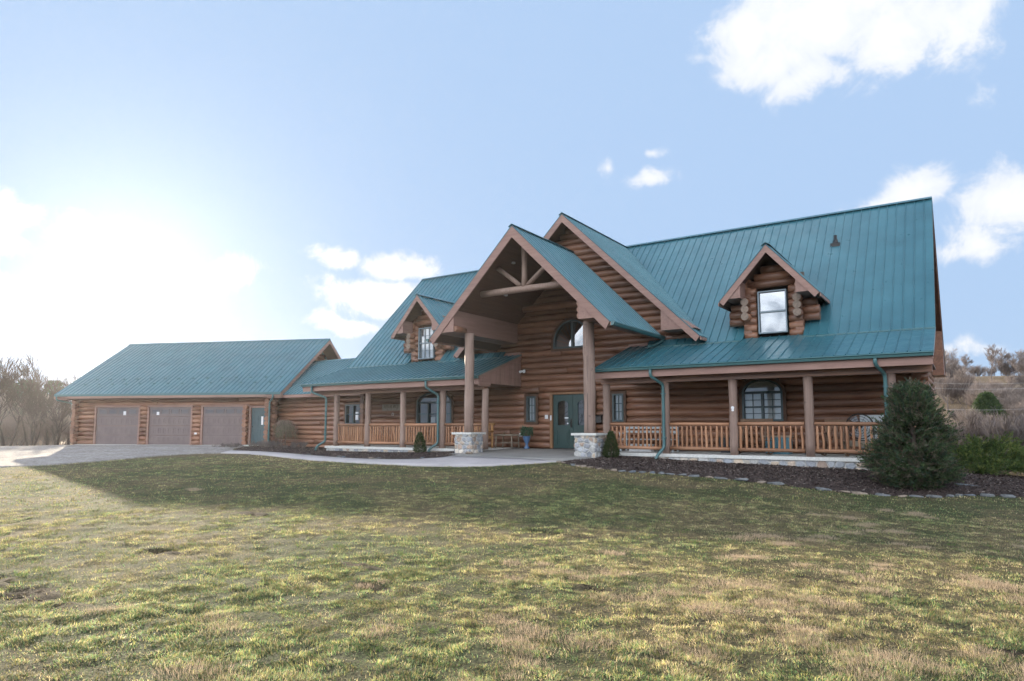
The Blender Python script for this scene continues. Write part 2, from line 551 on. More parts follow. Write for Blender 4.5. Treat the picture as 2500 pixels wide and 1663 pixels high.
def gable_roof(parent, xc, za, w, sl, yf, yb, box=(1.0, .1), rake=.24, label=''):
    """front-facing gable: two metal planes, soffit, rake boards, eave boxes. yb(dx) gives the back edge"""
    ze = za - sl * w
    for sg in (-1, 1):
        poly = [(xc, yf, za), (xc + sg * w, yf, ze), (xc + sg * w, yb(w), ze), (xc, yb(0), za)]
        roof_sheet(parent, poly, (0, 1, 0), phase=.12)
        d = .045; so = MB()
        s_poly = [(xc, yf + .05, za - d), (xc + sg * (w - .04), yf + .05, ze + sl * .04 - d), (xc + sg * (w - .04), yb(w) + .02, ze + sl * .04 - d), (xc, yb(0) + .02, za - d)]
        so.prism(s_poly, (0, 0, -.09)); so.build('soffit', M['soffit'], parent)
        rk = MB(); x1 = xc + sg * (w - .02); z1 = ze + sl * .02 - .03
        rk.prism([(xc, yf, za - .03), (x1, yf, z1), (x1 - sg * .14, yf, z1 - rake + .06), (xc, yf, za - .03 - rake * 1.35)], (0, .05, 0), tone=rng.uniform(.92, 1.08))
        rk.build('rake_board', M['trim'], parent)
        # eave box ("pork chop") running back under the eave
        bw, zb = box; xi = xc + sg * (w - bw); xo = xc + sg * (w - .16)
        zi = za - sl * (w - bw) - .16; zo = max(zb, za - sl * (w - .16) - .15)
        bx = MB(); bx.prism([(xi, yf + .035, zb), (xo, yf + .035, zb), (xo, yf + .035, zo), (xi, yf + .035, zi)], (0, max(.1, min(yb(w), yb(w - bw)) - yf - .05), 0), tone=.97)
        bx.build('eave_box', M['trim_y'], parent)
        ed = MB(); ed.prism([(xc + sg * (w - .02), yf + .03, ze - .01), (xc + sg * (w + .02), yf + .03, ze - .05), (xc + sg * (w + .02), yf + .03, ze - .14), (xc + sg * (w - .02), yf + .03, ze - .14)], (0, yb(w) - yf - .06, 0))
        ed.build('fascia', M['trim_y'], parent)
    cap(parent, (xc, yf - .01, za), (xc, yb(0), za))


def gutter(parent, x0, x1, y, z, name='gutter'):
    mb = MB(); pr = [(x0, y, z), (x0, y - .11, z), (x0, y - .125, z - .025), (x0, y - .10, z - .05), (x0, y - .09, z - .11), (x0, y, z - .12)]
    mb.prism(pr, (x1 - x0, 0, 0)); return mb.build(name, M['gutter'], parent)


def rounded(pts, r=.1, k=4):
    out = [Vector(pts[0])]
    for a, b, c in zip(pts, pts[1:], pts[2:]):
        a, b, c = Vector(a), Vector(b), Vector(c); p = b + (a - b).normalized() * r; q = b + (c - b).normalized() * r
        for i in range(k + 1):
            t = i / k; out.append(p.lerp(b, t).lerp(b.lerp(q, t), t))
    out.append(Vector(pts[-1])); return out


def downspout(parent, pts, r=.05):
    b = MB(); p = rounded(pts); b.tube(p, r, n=10)
    o = b.build('downspout', M['gutter'], parent)
    z0, z1 = pts[-3][2] if len(pts) > 3 else pts[-1][2], pts[2][2] if len(pts) > 2 else pts[0][2]
    x, y = pts[-3][0] if len(pts) > 3 else pts[-1][0], pts[-3][1] if len(pts) > 3 else pts[-1][1]
    for t in (.15, .85): z = z0 + (z1 - z0) * t; s = MB(); s.box(x - .065, x + .065, y - .06, y + .075, z - .015, z + .015); s.build('strap', M['gutter'], o)
    return o


# real rubble stones on a vertical face
def stone_face(V, Fc, Cc, O, u, n, L, H, res=.016, cell=.2, seed=1, depth=.05):
    g = np.random.default_rng(seed); nu = max(3, int(L / res)); nv = max(3, int(H / res))
    uu, vv = np.meshgrid(np.linspace(0, L, nu), np.linspace(0, H, nv), indexing='ij')
    k = 0; pts = []
    for i in range(-1, int(L / cell) + 2):
        for j in range(-1, int(H / (cell * .72)) + 2):
            pts.append((i * cell + (j % 2) * cell * .5 + g.uniform(-.4, .4) * cell, j * cell * .72 + g.uniform(-.32, .32) * cell * .72))
    pts = np.array(pts); d = np.hypot((uu[..., None] - pts[:, 0]) * 1.0, (vv[..., None] - pts[:, 1]) * 1.25)
    idx = np.argsort(d, -1)[..., :2]; d1 = np.take_along_axis(d, idx[..., :1], -1)[..., 0]; d2 = np.take_along_axis(d, idx[..., 1:2], -1)[..., 0]
    e = d2 - d1; m = ss(.012, .05, e); tilt = g.uniform(-.12, .12, (len(pts), 2)); a = idx[..., 0]
    h = m * (depth * g.uniform(.6, 1, len(pts))[a] + tilt[a, 0] * (uu - pts[a, 0]) + tilt[a, 1] * (vv - pts[a, 1])) + .004 * fbm(uu * 1.0, vv * 1.0, .05, seed)
    edge = np.minimum.reduce([uu, L - uu]); h = h * ss(0, .02, edge)
    pal = np.array([(.29, .30, .315), (.36, .29, .23), (.42, .34, .26), (.24, .245, .26), (.38, .37, .35), (.33, .25, .20), (.44, .39, .33), (.20, .21, .225)])
    pc = pal[g.integers(0, len(pal), len(pts))] * g.uniform(.75, 1.2, (len(pts), 1))
    pc = pc * 1.3; col = pc[a] * (.8 + .4 * fbm(uu, vv, .08, seed + 5))[..., None]; mort = np.array([.50, .49, .465])
    col = col * m[..., None] + mort * (1 - m)[..., None]
    O = np.array(O, float); u = np.array(u, float); n = np.array(n, float)
    P = O + uu[..., None] * u + vv[..., None] * np.array([0, 0, 1.]) + h[..., None] * n
    b = sum(len(x) for x in V); I = np.arange(nu * nv).reshape(nu, nv) + b
    V.append(P.reshape(-1, 3)); Cc.append(col.reshape(-1, 3))
    q = np.stack([I[:-1, :-1], I[1:, :-1], I[1:, 1:], I[:-1, 1:]], -1).reshape(-1, 4); Fc.append(q)


def stones(parent, faces, name, **k):
    V, Fc, Cc = [], [], []
    for i, (O, u, n, L, H) in enumerate(faces): stone_face(V, Fc, Cc, O, u, n, L, H, seed=i * 7 + int(abs(O[0]) * 10), **k)
    return npmesh(name, np.concatenate(V), np.concatenate(Fc), M['stone'], parent, col=np.concatenate(Cc), smooth=True, off=OFF)


def railing(parent, x0, x1, y, n, seed, fat=1.0, yaxis=False):
    rr = random.Random(seed); P = (lambda s, z: (s, y, z)) if not yaxis else (lambda s, z: (y, s, z))
    m = MB(); m.log(P(x0, .93), P(x1, .93), r=.058, seed=seed, wob=.008, n=10)
    r = m.build('railing', M['rail'], parent)
    b = MB(); b.log(P(x0, .17), P(x1, .17), r=.055, seed=seed + 1, wob=.008, n=10); b.build('bottom_rail', M['rail'], r)
    for i in range(n):
        s = x0 + (x1 - x0) * (i + .5) / n + rr.uniform(-.012, .012); s2 = s + rr.uniform(-.02, .02); q = .036 * fat * rr.uniform(.85, 1.15)
        bl = MB(); lean = rr.uniform(-.012, .012)
        pts = [P(s, .165), P(s, .24), P(s + lean, .45), P(s2 - lean, .66), P(s2, .82), P(s2, .90)]
        bl.tube(pts, [q * .6, q, q * rr.uniform(.95, 1.08), q * rr.uniform(.92, 1.05), q * .92, q * .4], n=9, tone=rr.uniform(.8, 1.2))
        bl.build('baluster', M['baluster'], r)
    return r


def post(parent, x, y, z0, z1, r, seed, name='porch_post', crack=False):
    m = MB(); m.log((x, y, z0), (x, y, z1), r=r, n=20, seed=seed, wob=.01, tone=random.Random(seed).uniform(.9, 1.08), step=.35)
    o = m.build(name, M['post'], parent)
    if crack:
        c = MB(); d = Vector((-.62 + .62, -1, 0)).normalized()
        c.add([(x + .02, y - r * 1.004, z0 + .1), (x + .038, y - r * 1.004, z0 + .1), (x + .03, y - r * 1.006, z1 - .6), (x + .022, y - r * 1.006, z1 - .6)], [(0, 1, 2, 3)])
        c.build('drying_crack', M['iron'], o)
    return o


# ------------------------------------------------------------------ the log house
HL = (XC, 0.0, 0.0); OFF = Vector(HL)
house = empty('log_house', HL, 'large log house with green metal roofs, tall entrance portico and two railed porches', 'house')
RXR, RXL = -.58, -25.1          # rake edges
WXR, WXL = -1.02, -24.15        # end walls
YR, ZR, Y0, Z0 = 5.15, 9.15, -.3, 3.70    # ridge and lower edge of the steep roof
D1, D2 = -5.1, -20.2            # dormer centres
PSL = .345                      # porch roof slope
pz = lambda y: 2.80 + (y + 2.95) * PSL

dw = lambda c: (c - .46, c + .45, 3.93, 5.36, 0)
OPS = [(-13.54, -11.76, -.2, 2.12, 0), (-14.78, -14.33, 1.04, 2.08, 0), (-10.95, -10.50, 1.04, 2.08, 0),
       (-6.18, -4.88, 1.03, 1.98, .44), (-20.72, -18.68, .96, 1.93, .46), (-13.5, -11.8, 3.93, 4.1, .95)]
grow = lambda o, g=.08: (o[0] - g, o[1] + g, o[2] - g, o[3] + (g if o[4] == 0 else 0), o[4] + (g if o[4] else 0))

w = MB(); log_wall(w, WXL, WXR, 0, 3.74, .10, [grow(o) for o in OPS], seed=3)
log_wall(w, XC - 5.3, XC + 5.3, 3.675, 9.0, .10, [grow(OPS[5])], span=lambda z: (XC - (8.98 - z), XC + (8.98 - z)), seed=5)
w.build('log_wall', M['log'], house)
for side, x in (('r', WXR - .1), ('l', WXL + .1)):
    e = MB(); log_wall(e, -.28, 10.5, 0, 8.9, x, (), span=lambda z: ((-.28, 10.5) if z < 2.6 else (.25, 10.4) if z < 3.9 else (z - 3.65, 10.3 - (z - 3.65))), axis='y', seed=8 if side == 'r' else 9)
    e.build('gable_end_wall', M['log_y'], house)
# corner log ends of the front wall, crossing past the end walls
for x in (WXR, WXL):
    sg = 1 if x == WXR else -1; e = MB()
    for k in range(15): e.log((x - sg * .2, .10, LOGH * (k + .5)), (x + sg * rng.uniform(.16, .22), .10, LOGH * (k + .5)), r=.134, n=12, wob=.003)
    e.build('corner_logs', M['log'], house)
b = MB(); log_wall(b, WXL, WXR, 0, 3.7, 10.3, (), seed=12); b.build('rear_wall', M['log'], house)
b = MB(); b.box(WXL + .3, WXR - .3, .4, 10.1, -.3, -.02); b.build('floor_slab', M['slab'], house)
for a_, b_, z_ in ((WXR - .25, WXR + .06, -1.6), (WXL - .06, WXL + .25, -.8)): b = MB(); b.box(a_, b_, -.1, 10.4, z_, -.005); b.build('foundation', M['slab'], house)
b = MB(); b.box(-22.9, -2.3, 1.6, 1.7, 0, 3.4); b.build('inner_partition', M['room'], house)

# steep main roof, cut round the dormers and the big gable
pl = lambda x, y: (x, y, y + 4.0)


def steep(xa, xb, sg, dc):
    """xa outer rake, xb start of strip beside the gable, sg -1 left / +1 right, dc dormer centre"""
    lo, hi = dc - .95, dc + .95
    pts = [pl(xa, Y0)]
    near, far = (hi, lo) if sg > 0 else (lo, hi)
    pts += [pl(near, Y0), pl(near, .36), pl(far, .36), pl(far, Y0), pl(xb, Y0), pl(xb, -.02), pl(XC + sg * 5.17, -.02), pl(XC, YR), pl(xa, YR)]
    return pts


roof_sheet(house, steep(RXR, -9.45, 1, D1), (1, 0, 0), phase=.05)
roof_sheet(house, steep(RXL, -15.85, -1, D2), (1, 0, 0), phase=.05)
roof_sheet(house, [(RXR, YR, ZR), (RXR, 11.0, 3.3), (RXL, 11.0, 3.3), (RXL, YR, ZR)], (1, 0, 0), name='rear_roof', seam=.6)
cap(house, (RXL, YR, ZR), (RXR, YR, ZR))
for xa, xb in ((RXR, D1 + .9), (D1 - 1.0, -9.45), (RXL, D2 - .9), (D2 + 1.0, -15.85)):
    x0, x1 = sorted((xa, xb)); fl = MB(); fl.prism([(x0, Y0 + .03, Z0 + .045), (x0, Y0 - .14, Z0 - .005), (x0, Y0 - .14, Z0 - .03), (x0, Y0 + .03, Z0 + .0)], (x1 - x0, 0, 0))
    fl.build('roof_flashing', M['gutter'], house)
# valley flashings of the big gable
# end rakes
for sg, x in ((1, RXR), (-1, RXL)):
    for (ya, za_, yb, zb_) in ((Y0, Z0, YR, ZR), (YR, ZR, 11.0, 3.3), (-2.95, 2.8, Y0, pz(Y0))):
        m = MB(); m.prism([(x, ya, za_ - .02), (x, yb, zb_ - .02), (x, yb, zb_ - .27), (x, ya, za_ - .22)], (-sg * .04, 0, 0), tone=.95); m.build('rake_board', M['trim_y'], house)
        m = MB(); m.prism([(x + sg * .012, ya, za_ + .012), (x + sg * .012, yb, zb_ + .012), (x + sg * .012, yb, zb_ - .07), (x + sg * .012, ya, za_ - .07)], (-sg * .01, 0, 0)); m.build('drip_edge', M['gutter'], house)
    m = MB(); xi = WXR if sg > 0 else WXL
    for (ya, za_, yb, zb_) in ((Y0, Z0, YR, ZR), (YR, ZR, 10.98, 3.32)):
        m.prism([(x - sg * .05, ya, za_ - .08), (x - sg * .05, yb, zb_ - .08), (x - sg * .05, yb, zb_ - .2), (x - sg * .05, ya, za_ - .2)], (xi - x - sg * .1, 0, 0))
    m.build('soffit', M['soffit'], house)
    m = MB(); m.prism([(x - sg * .02, 9.3, 4.75), (x - sg * .02, 10.95, 3.14), (x - sg * .02, 10.95, 2.95), (x - sg * .02, 9.3, 2.95)], (-sg * .9, 0, 0)); m.build('eave_box', M['log_y'], house)
m = MB(); m.box(RXL, RXR, 10.9, 10.95, 3.05, 3.27); m.build('rear_fascia', M['trim'], house)

# porch roofs
for (xa, xb) in ((-10.25, RXR), (RXL, -15.05)):
    ext = .0
    roof_sheet(house, [(xa, -2.97, pz(-2.97)), (xb, -2.97, pz(-2.97)), (xb, .0, pz(0)), (xa, .0, pz(0))], (1, 0, 0), name='porch_roof', phase=.11)
    gutter(house, xa, xb, -2.95, 2.775)
    m = MB(); m.box(xa + .02, xb - .02, -2.93, -2.88, 2.44, 2.68); m.build('fascia', M['trim'], house)
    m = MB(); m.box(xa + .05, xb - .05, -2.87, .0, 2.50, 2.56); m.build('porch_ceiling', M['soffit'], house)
    m = MB(); m.box(xa + .06, xb - .06, -2.52, -2.28, 2.28, 2.498); m.build('porch_beam', M['log'], house)
# right-hand end of the left porch roof, closed with boards
m = MB(); x = -15.06
n_ = 22
for k in range(n_):
    ya = -2.86 + 2.86 * k / n_; yb = -2.86 + 2.86 * (k + 1) / n_ - .018
    m.prism([(x, ya, 2.5), (x, yb, 2.5), (x, yb, pz(yb) - .06), (x, ya, pz(ya) - .06)], (-.025, 0, 0), tone=rng.uniform(.8, 1.1))
m.box(x - .06, x - .026, -2.86, 0, 2.5, 2.7)
m.build('porch_end_boards', M['trim_y'], house)
m = MB(); m.prism([(x + .02, -2.9, pz(-2.9) - .03), (x + .02, 0, pz(0) - .03), (x + .02, 0, pz(0) - .17), (x + .02, -2.9, pz(-2.9) - .17)], (-.035, 0, 0), tone=.9)
m.box(x - .02, x + .03, -2.93, -2.2, 2.38, 2.52); m.build('rake_board', M['trim_y'], house)
m = MB(); m.prism([(x + .03, -2.95, pz(-2.95) + .02), (x + .03, 0, pz(0) + .02), (x + .03, 0, pz(0) - .04), (x + .03, -2.95, pz(-2.95) - .04)], (-.008, 0, 0)); m.build('drip_edge', M['gutter'], house)
# wall flashings where porch roofs die into the tall wall
for a_ in (-10.25, -15.8): m = MB(); m.box(a_, a_ + .75, -.07, -.04, pz(0) - .04, pz(0) + .09); m.build('wall_flashing', M['trim'], house)

# porch floors and stone skirts
for (xa, xb) in ((-9.95, -.95), (-23.95, -15.35)):
    m = MB(); m.box(xa, xb, -2.56, .0, -.10, 0); m.build('porch_slab', M['slab'], house)
stones(house, [((-9.9, -2.49, -.95), (1, 0, 0), (0, -1, 0), 8.92, .85)], 'stone_skirt', cell=.26)
stones(house, [((-1.0, -2.49, -1.0), (0, 1, 0), (1, 0, 0), 2.4, .9)], 'stone_skirt', cell=.26)
stones(house, [((-23.9, -2.49, -.7), (1, 0, 0), (0, -1, 0), 8.5, .6)], 'stone_skirt', cell=.26)

# posts
RP = [-10.05, -7.96, -5.82, -3.69, -1.61]; LP = [-23.39, -21.41, -19.36, -17.23, -15.14]
for i, x in enumerate(RP): post(house, x, -2.4, 0, 2.30, .125, 40 + i)
for i, x in enumerate(LP): post(house, x, -2.4, 0, 2.30, .13, 60 + i)
for i in range(4):
    railing(house, RP[i] + .13, RP[i + 1] - .13, -2.4, 12, 70 + i)
    railing(house, LP[i] + .13, LP[i + 1] - .13, -2.4, 13, 90 + i, fat=.95)
railing(house, -2.3, -.2, -1.12, 11, 97, yaxis=True)
railing(house, -2.3, -.2, -23.6, 11, 98, yaxis=True)
bd = MB(); bd.tube([(-5.80, -2.54, 1.42), (-5.80, -2.535, 1.42)], [.05, .05], n=12); bd.tube([(-5.80, -2.54, 1.35), (-5.80, -2.535, 1.35)], [.04, .04], n=12)
bd.build('white_badge', M['white'], house)

# big gable and portico roofs
gable_roof(house, XC, 9.15, 5.35, .975, -.8, lambda dx: min(5.15, max(5.18 - dx, -.1)), box=(1.4, 4.22))
gable_roof(house, XC, 7.80, 3.68, 1.0, -4.3, lambda dx: -.03, box=(1.12, 4.28), rake=.30)
for c in (D1, D2):
    gable_roof(house, c, 6.80, 1.58, 1.12, -.72, lambda dx: 2.85 - 1.12 * dx, box=(.72, 5.10), rake=.2)
for sg in (-1, 1):
    x = XC + sg * 3.72; m = MB()
    m.prism([(x, -4.32, 4.10), (x + sg * .11, -4.32, 4.10), (x + sg * .12, -4.32, 4.07), (x + sg * .085, -4.32, 3.99), (x, -4.32, 3.98)], (0, 4.28, 0)); m.build('gutter', M['gutter'], house)
downspout(house, [(XC + 3.78, -.16, 4.0), (XC + 3.78, -.16, 3.93), (XC + 3.5, -.5, 3.72), (XC + 3.48, -.75, 3.68)], r=.045)

# portico columns on stone piers, truss
for i, sg in enumerate((-1, 1)):
    x = XC + sg * 2.48
    post(house, x, -3.42, .64, 4.3, .175 if sg < 0 else .19, 30 + i, name='portico_column', crack=sg > 0)
    h = .36; zb = -.5
    stones(house, [((x - h, -3.42 - h, zb), (1, 0, 0), (0, -1, 0), 2 * h, .58 - zb), ((x + h, -3.42 - h, zb), (0, 1, 0), (1, 0, 0), 2 * h, .58 - zb),
                   ((x + h, -3.42 + h, zb), (-1, 0, 0), (0, 1, 0), 2 * h, .58 - zb), ((x - h, -3.42 + h, zb), (0, -1, 0), (-1, 0, 0), 2 * h, .58 - zb)], 'stone_pier', cell=.21)
    m = MB(); m.box(x - .45, x + .45, -3.87, -2.97, .572, .645); m.build('pier_cap', M['slab'], house)
    m = MB()
    for k in range(3 if sg > 0 else 1): m.log((x + sg * .09, -4.22, 4.40 + .2 * k), (x + sg * .09, -3.6, 4.40 + .2 * k), r=.11, n=12, seed=15 + i)
    m.build('beam_log_end', M['log_y'], house)
m = MB(); m.log((XC - 1.85, -3.5, 5.69), (XC + 1.85, -3.5, 5.69), r=.12, n=14, seed=77, wob=.006); m.build('truss_tie', M['post'], house)
m = MB(); m.log((XC, -3.5, 5.75), (XC, -3.5, 7.5), r=.1, n=14, seed=78); m.build('king_post', M['post'], house)
for sg in (-1, 1):
    m = MB(); m.log((XC + sg * .14, -3.5, 5.80), (XC + sg * 1.12, -3.5, 6.56), r=.085, n=12, seed=79); m.build('truss_brace', M['post'], house)
# purlin log inside the portico
m = MB(); m.log((XC - 1.9, -.6, 5.55), (XC + 1.9, -.6, 5.55), r=.12, n=12, seed=80); m.build('wall_purlin', M['log'], house)
for (dx, y) in ((-1.75, -2.1), (.5 - 1.3, -3.0)):
    z = 7.80 - abs(dx) - .16; m = MB(); m.tube([(XC + dx, y, z + .02), (XC + dx, y, z - .035)], [.075, .075], n=18); m.build('ceiling_lamp', M['white'], house)

# dormer walls, cheeks and crossing log ends
for c in (D1, D2):
    m = MB(); log_wall(m, c - .93, c + .93, 3.78, 6.5, .10, [grow(dw(c), .05)], span=lambda z: (c - min(.93, (6.5 - z) / 1.12), c + min(.93, (6.5 - z) / 1.12)), seed=int(20 + c))
    m.build('dormer_wall', M['log'], house)
    for sg in (-1, 1):
        m = MB()
        for k in range(2, 5):
            z = 3.78 + LOGH * (k + .5)
            m.log((c + sg * .9, .10, z), (c + sg * (1.42 - (.06 if k == 4 else 0)), .10, z), r=.134, n=12, wob=.003)
        m.build('dormer_corner_logs', M['log'], house)
    for sg in (-1, 1):
        m = MB()
        for k in range(0, 8):
            z = 3.78 + LOGH * (k + 1.0); y1 = min(1.6, max(.3, z - 3.9 + .1))
            y0 = -.34 if k in (2, 3, 4) else .0
            m.log((c + sg * .82, y0 + rng.uniform(-.02, .02), z), (c + sg * .82, y1, z), r=.13, n=14, wob=.003)
        m.build('cheek_wall', M['log_y'], house)
        m = MB()
        for k in (2, 3, 4):
            z = 3.78 + LOGH * (k + 1.0); m.tube([(c + sg * .82, -.372, z), (c + sg * .82, -.366, z)], [.128, .128], n=18, tone=rng.uniform(.85, 1.1))
        m.build('log_end', M['log_end'], house)
    m = MB()
    for sg in (-1, 1):     # small board wedge where the steep roof is cut away
        x = c + sg * .96
        m.prism([(x, Y0, pz(Y0)), (x, Y0, Z0 + .0), (x, .05, 4.0), (x, .05, pz(0))], (sg * .02, 0, 0))
    m.build('cut_edge_trim', M['gutter'], house)
    m = MB(); m.box(c - .9, c + .9, .6, .66, 3.8, 6.0); m.build('inner_partition', M['room'], house)
window(house, dw(D1), 'right dormer window with plain white shade', rails=[(D1 - .40, D1 + .39, 4.66)], fw=.04, casing=False)
window(house, dw(D2), 'left dormer window with fine grille', rails=[(D2 - .40, D2 + .39, 4.66)], grids=[(D2 - .4, D2 + .39, 3.99, 4.63, 3, 2), (D2 - .4, D2 + .39, 4.69, 5.3, 3, 2)], fw=.04, casing=False)

# windows of the main wall
for o in (OPS[1], OPS[2]):
    window(house, o, 'narrow side window beside the door', grids=[(o[0] + .06, o[1] - .06, o[2] + .06, o[3] - .06, 2, 3)])
o = OPS[3]; mx = (o[0] + o[1]) / 2
g = [(o[0] + .09, mx - .06), (mx + .06, o[1] - .09)]
window(house, o, 'arched window over twin sashes on the right porch', mull=(mx,), transom=1.98, rails=[(a - .02, b + .02, 1.50) for a, b in g],
       grids=[(a, b, 1.53, 1.94, 2, 2) for a, b in g] + [(a, b, 1.10, 1.47, 2, 2) for a, b in g])
o = OPS[4]; w3 = (o[1] - o[0]) / 3
m_ = (o[0] + w3, o[0] + 2 * w3)
window(house, o, 'wide arched window in three bays on the left porch', mull=m_, transom=1.93, rails=[(o[0] + .05, o[1] - .05, 1.42)], blinds=False)
m = MB(); m.box(-20.35, -20.1, .5, .52, 1.02, 1.3); m.build('white_card', M['blind'], house)
o = OPS[5]
wbig = window(house, o, 'big half round window with sunburst grille above the door', mull=(XC,), blinds=False)
m = MB()
for k in range(1, 12):
    t = math.pi * k / 12
    m.tube([(XC + .12 * math.cos(t), .06, 4.06 + .10 * math.sin(t)), (XC + .76 * math.cos(t), .06, 4.06 + .9 * math.sin(t))], [.008, .008], n=5)
m.build('sunburst_grille', M['casing_light'], wbig)

# front door
dj = MB(); x0, x1 = -13.54, -11.76
dj.box(x0 - .12, x0, -.09, .2, 0, 2.2); dj.box(x1, x1 + .12, -.09, .2, 0, 2.2); dj.box(x0 - .002, x1 + .002, -.088, .2, 2.12, 2.2)
fd = dj.build('front_door', M['casing_light'], house); fd['label'] = 'green double front door with iron scroll glass'
for i in range(2):
    a = x0 + i * .89 + .006; b = a + .878
    m = MB(); g0, g1, gz0, gz1, ga = a + .2, b - .2, .90, 1.72, .16
    dims = (g0, g1, gz0, gz1, ga)
    # stiles and rails round an arched light
    m.box(a, g0, -.02, .04, .02, 2.11); m.box(g1, b, -.02, .04, .02, 2.11); m.box(g0, g1, -.02, .04, .02, gz0)
    top = fpath(*dims)[2:]
    for (p, q) in zip(top, top[1:]): m.prism([(p[0], -.02, p[1]), (q[0], -.02, q[1]), (q[0], -.02, 2.11), (p[0], -.02, 2.11)], (0, .06, 0))
    ring(m, (g0 - .03, g1 + .03, gz0 - .03, gz1, ga + .03), 0, .04, -.035, 0)
    ring(m, (a + .15, b - .15, .12, .74, 0), 0, .03, -.034, -.018); ring(m, (a + .2, b - .2, .17, .69, 0), 0, .05, -.03, -.018)
    m.box(a + .26, b - .26, -.034, -.018, .23, .63)
    lf = m.build('door_leaf', M['door'], fd)
    sheet(dims, .0, .0, 'door_glass', M['glass'], lf)
    s = MB(); rr = random.Random(3 + i); cx = (g0 + g1) / 2
    s.tube([(cx - .16, -.012, .93), (cx - .03, -.012, 1.25), (cx + .03, -.012, 1.5), (cx, -.012, 1.86)], [.008] * 4, n=5)
    s.tube([(cx - .2, -.012, 1.12), (cx, -.012, 1.3), (cx + .2, -.012, 1.45)], [.008] * 3, n=5)
    for (sx, sz, rad, dr) in ((-.1, 1.55, .09, 1), (.1, 1.62, .08, -1), (-.1, 1.3, .07, -1), (.12, 1.2, .1, 1), (-.06, 1.05, .07, 1), (.1, 1.02, .06, -1), (.0, 1.78, .06, 1), (-.13, 1.74, .05, -1)):
        pts = [(cx + sx + dr * rad * (1 - t / 9) * math.cos(t * .8), -.013, sz + rad * (1 - t / 9) * math.sin(t * .8)) for t in range(9)]
        s.tube(pts, [.007] * 9, n=5)
    s.build('scrollwork', M['iron'], lf)
    sheet(dims, .0, .09, 'curtain', M['room'], lf)
    h = MB(); hx = b - .07 if i == 0 else a + .07
    if i == 0:
        h.box(hx - .03, hx + .03, -.045, -.02, .82, 1.16); h.tube([(hx, -.05, .86), (hx, -.09, .9), (hx, -.09, 1.02), (hx, -.05, 1.06)], [.012] * 4, n=8)
        h.build('handle', M['iron'], lf)
        n2 = MB(); n2.box(g1 - .16, g1 + .01, -.04, -.036, 1.17, 1.22); n2.tube([(g1 - .02, -.042, .98), (g1 - .02, -.036, .98)], [.03, .03], n=12); n2.build('notice_or_lit_pane', M['white'], lf)
m = MB(); m.box(x0, x1, -.06, .1, -.01, .025); m.build('threshold', M['iron'], fd)
for (x, z, a, b) in ((-13.83, 1.24, .07, .08), (-15.06, .52, .07, .06)):
    m = MB(); m.box(x - a, x + a, -.07, -.045, z - b, z + b); m.box(x - .03, x + .03, -.08, -.07, z - .03, z + .03); m.build('white_wall_box', M['white'], house)
m = MB(); m.box(-13.63, -13.57, -.12, -.09, 1.1, 1.3); m.build('door_bell', M['white'], house)
m = MB(); m.box(-11.66, -11.36, -.18, -.06, 1.0, 1.24); m.prism([(-11.68, -.2, 1.24), (-11.68, -.05, 1.24), (-11.68, -.05, 1.31)], (.34, 0, 0)); m.build('mailbox', M['iron'], house)
# twin flood light on the wall beside the left porch roof
m = MB(); c = (-15.0 + .12, -.06, 3.12)
m.tube([(c[0], -.04, c[2]), (c[0], -.09, c[2])], [.06, .06], n=14)
for s_ in (-1, 1): m.tube([(c[0], -.08, c[2]), (c[0] + s_ * .07, -.16, c[2] - .02), (c[0] + s_ * .1, -.24, c[2] - .05)], [.02, .045, .055], n=12)
m.build('flood_light', M['white'], house)

# downspouts
downspout(house, [(-8.22, -3.0, 2.66), (-8.22, -3.0, 2.45), (-7.96, -2.6, 2.2), (-7.96, -2.6, .2), (-8.1, -2.85, -.05), (-8.14, -2.9, -.2)], r=.05)
downspout(house, [(-1.9, -3.0, 2.66), (-1.9, -3.0, 2.5), (-1.72, -2.6, 2.25), (-1.72, -2.6, .1), (-1.8, -2.85, -.3), (-1.8, -2.95, -.45)], r=.05)
downspout(house, [(-17.62, -3.0, 2.66), (-17.62, -3.0, 2.4), (-17.3, -2.6, 2.1), (-17.3, -2.6, .2), (-17.5, -2.85, .0), (-17.55, -2.9, -.2)], r=.05)
downspout(house, [(-24.4, -3.0, 2.66), (-24.4, -3.0, 2.4), (-23.85, -2.62, 2.15), (-23.85, -2.62, .2), (-24.05, -2.9, .0), (-24.1, -2.95, -.2)], r=.05)

# vent pipe on the right roof
m = MB(); vx, vy = -3.6, 3.55; vz = vy + 4.0
m.box(vx - .16, vx + .16, vy - .16, vy + .16, vz - .16, vz - .02)
m.tube([(vx, vy, vz - .1), (vx, vy, vz + .12), (vx, vy, vz + .13), (vx, vy, vz + .30)], [.11, .075, .055, .055], n=16)
m.build('vent_pipe', M['iron'], house)

# breezeway between house and garage
BY, BX0, BX1 = .95, -32.2, -24.2
bo = (-26.45, -25.35, .98, 1.98, 0)
m = MB(); log_wall(m, BX0, BX1, -.32, 2.6, BY + .10, [grow(bo)], seed=31); m.build('breezeway_wall', M['log'], house)
window(house, bo, 'breezeway window in two sashes behind the porch corner post', mull=((bo[0] + bo[1]) / 2,), rails=[(bo[0] + .05, bo[1] - .05, 1.48)], y=BY, blinds=False)
m = MB(); m.box(-25.75, -25.55, BY - .02, BY - .01, 1.2, 1.6); m.build('notice_or_lit_pane', M['white'], house)
m = MB(); m.box(BX0, BX1, 2.2, 2.26, -.3, 2.5); m.build('inner_partition', M['room'], house)
e1, e2 = .35, 4.0; zb1, zb2 = 2.60, 4.78
roof_sheet(house, [(-31.95, e1, zb1), (-24.1, e1, zb1), (-24.1, e2, zb2), (-33.45, e2, zb2)], (1, 0, 0), name='breezeway_roof')
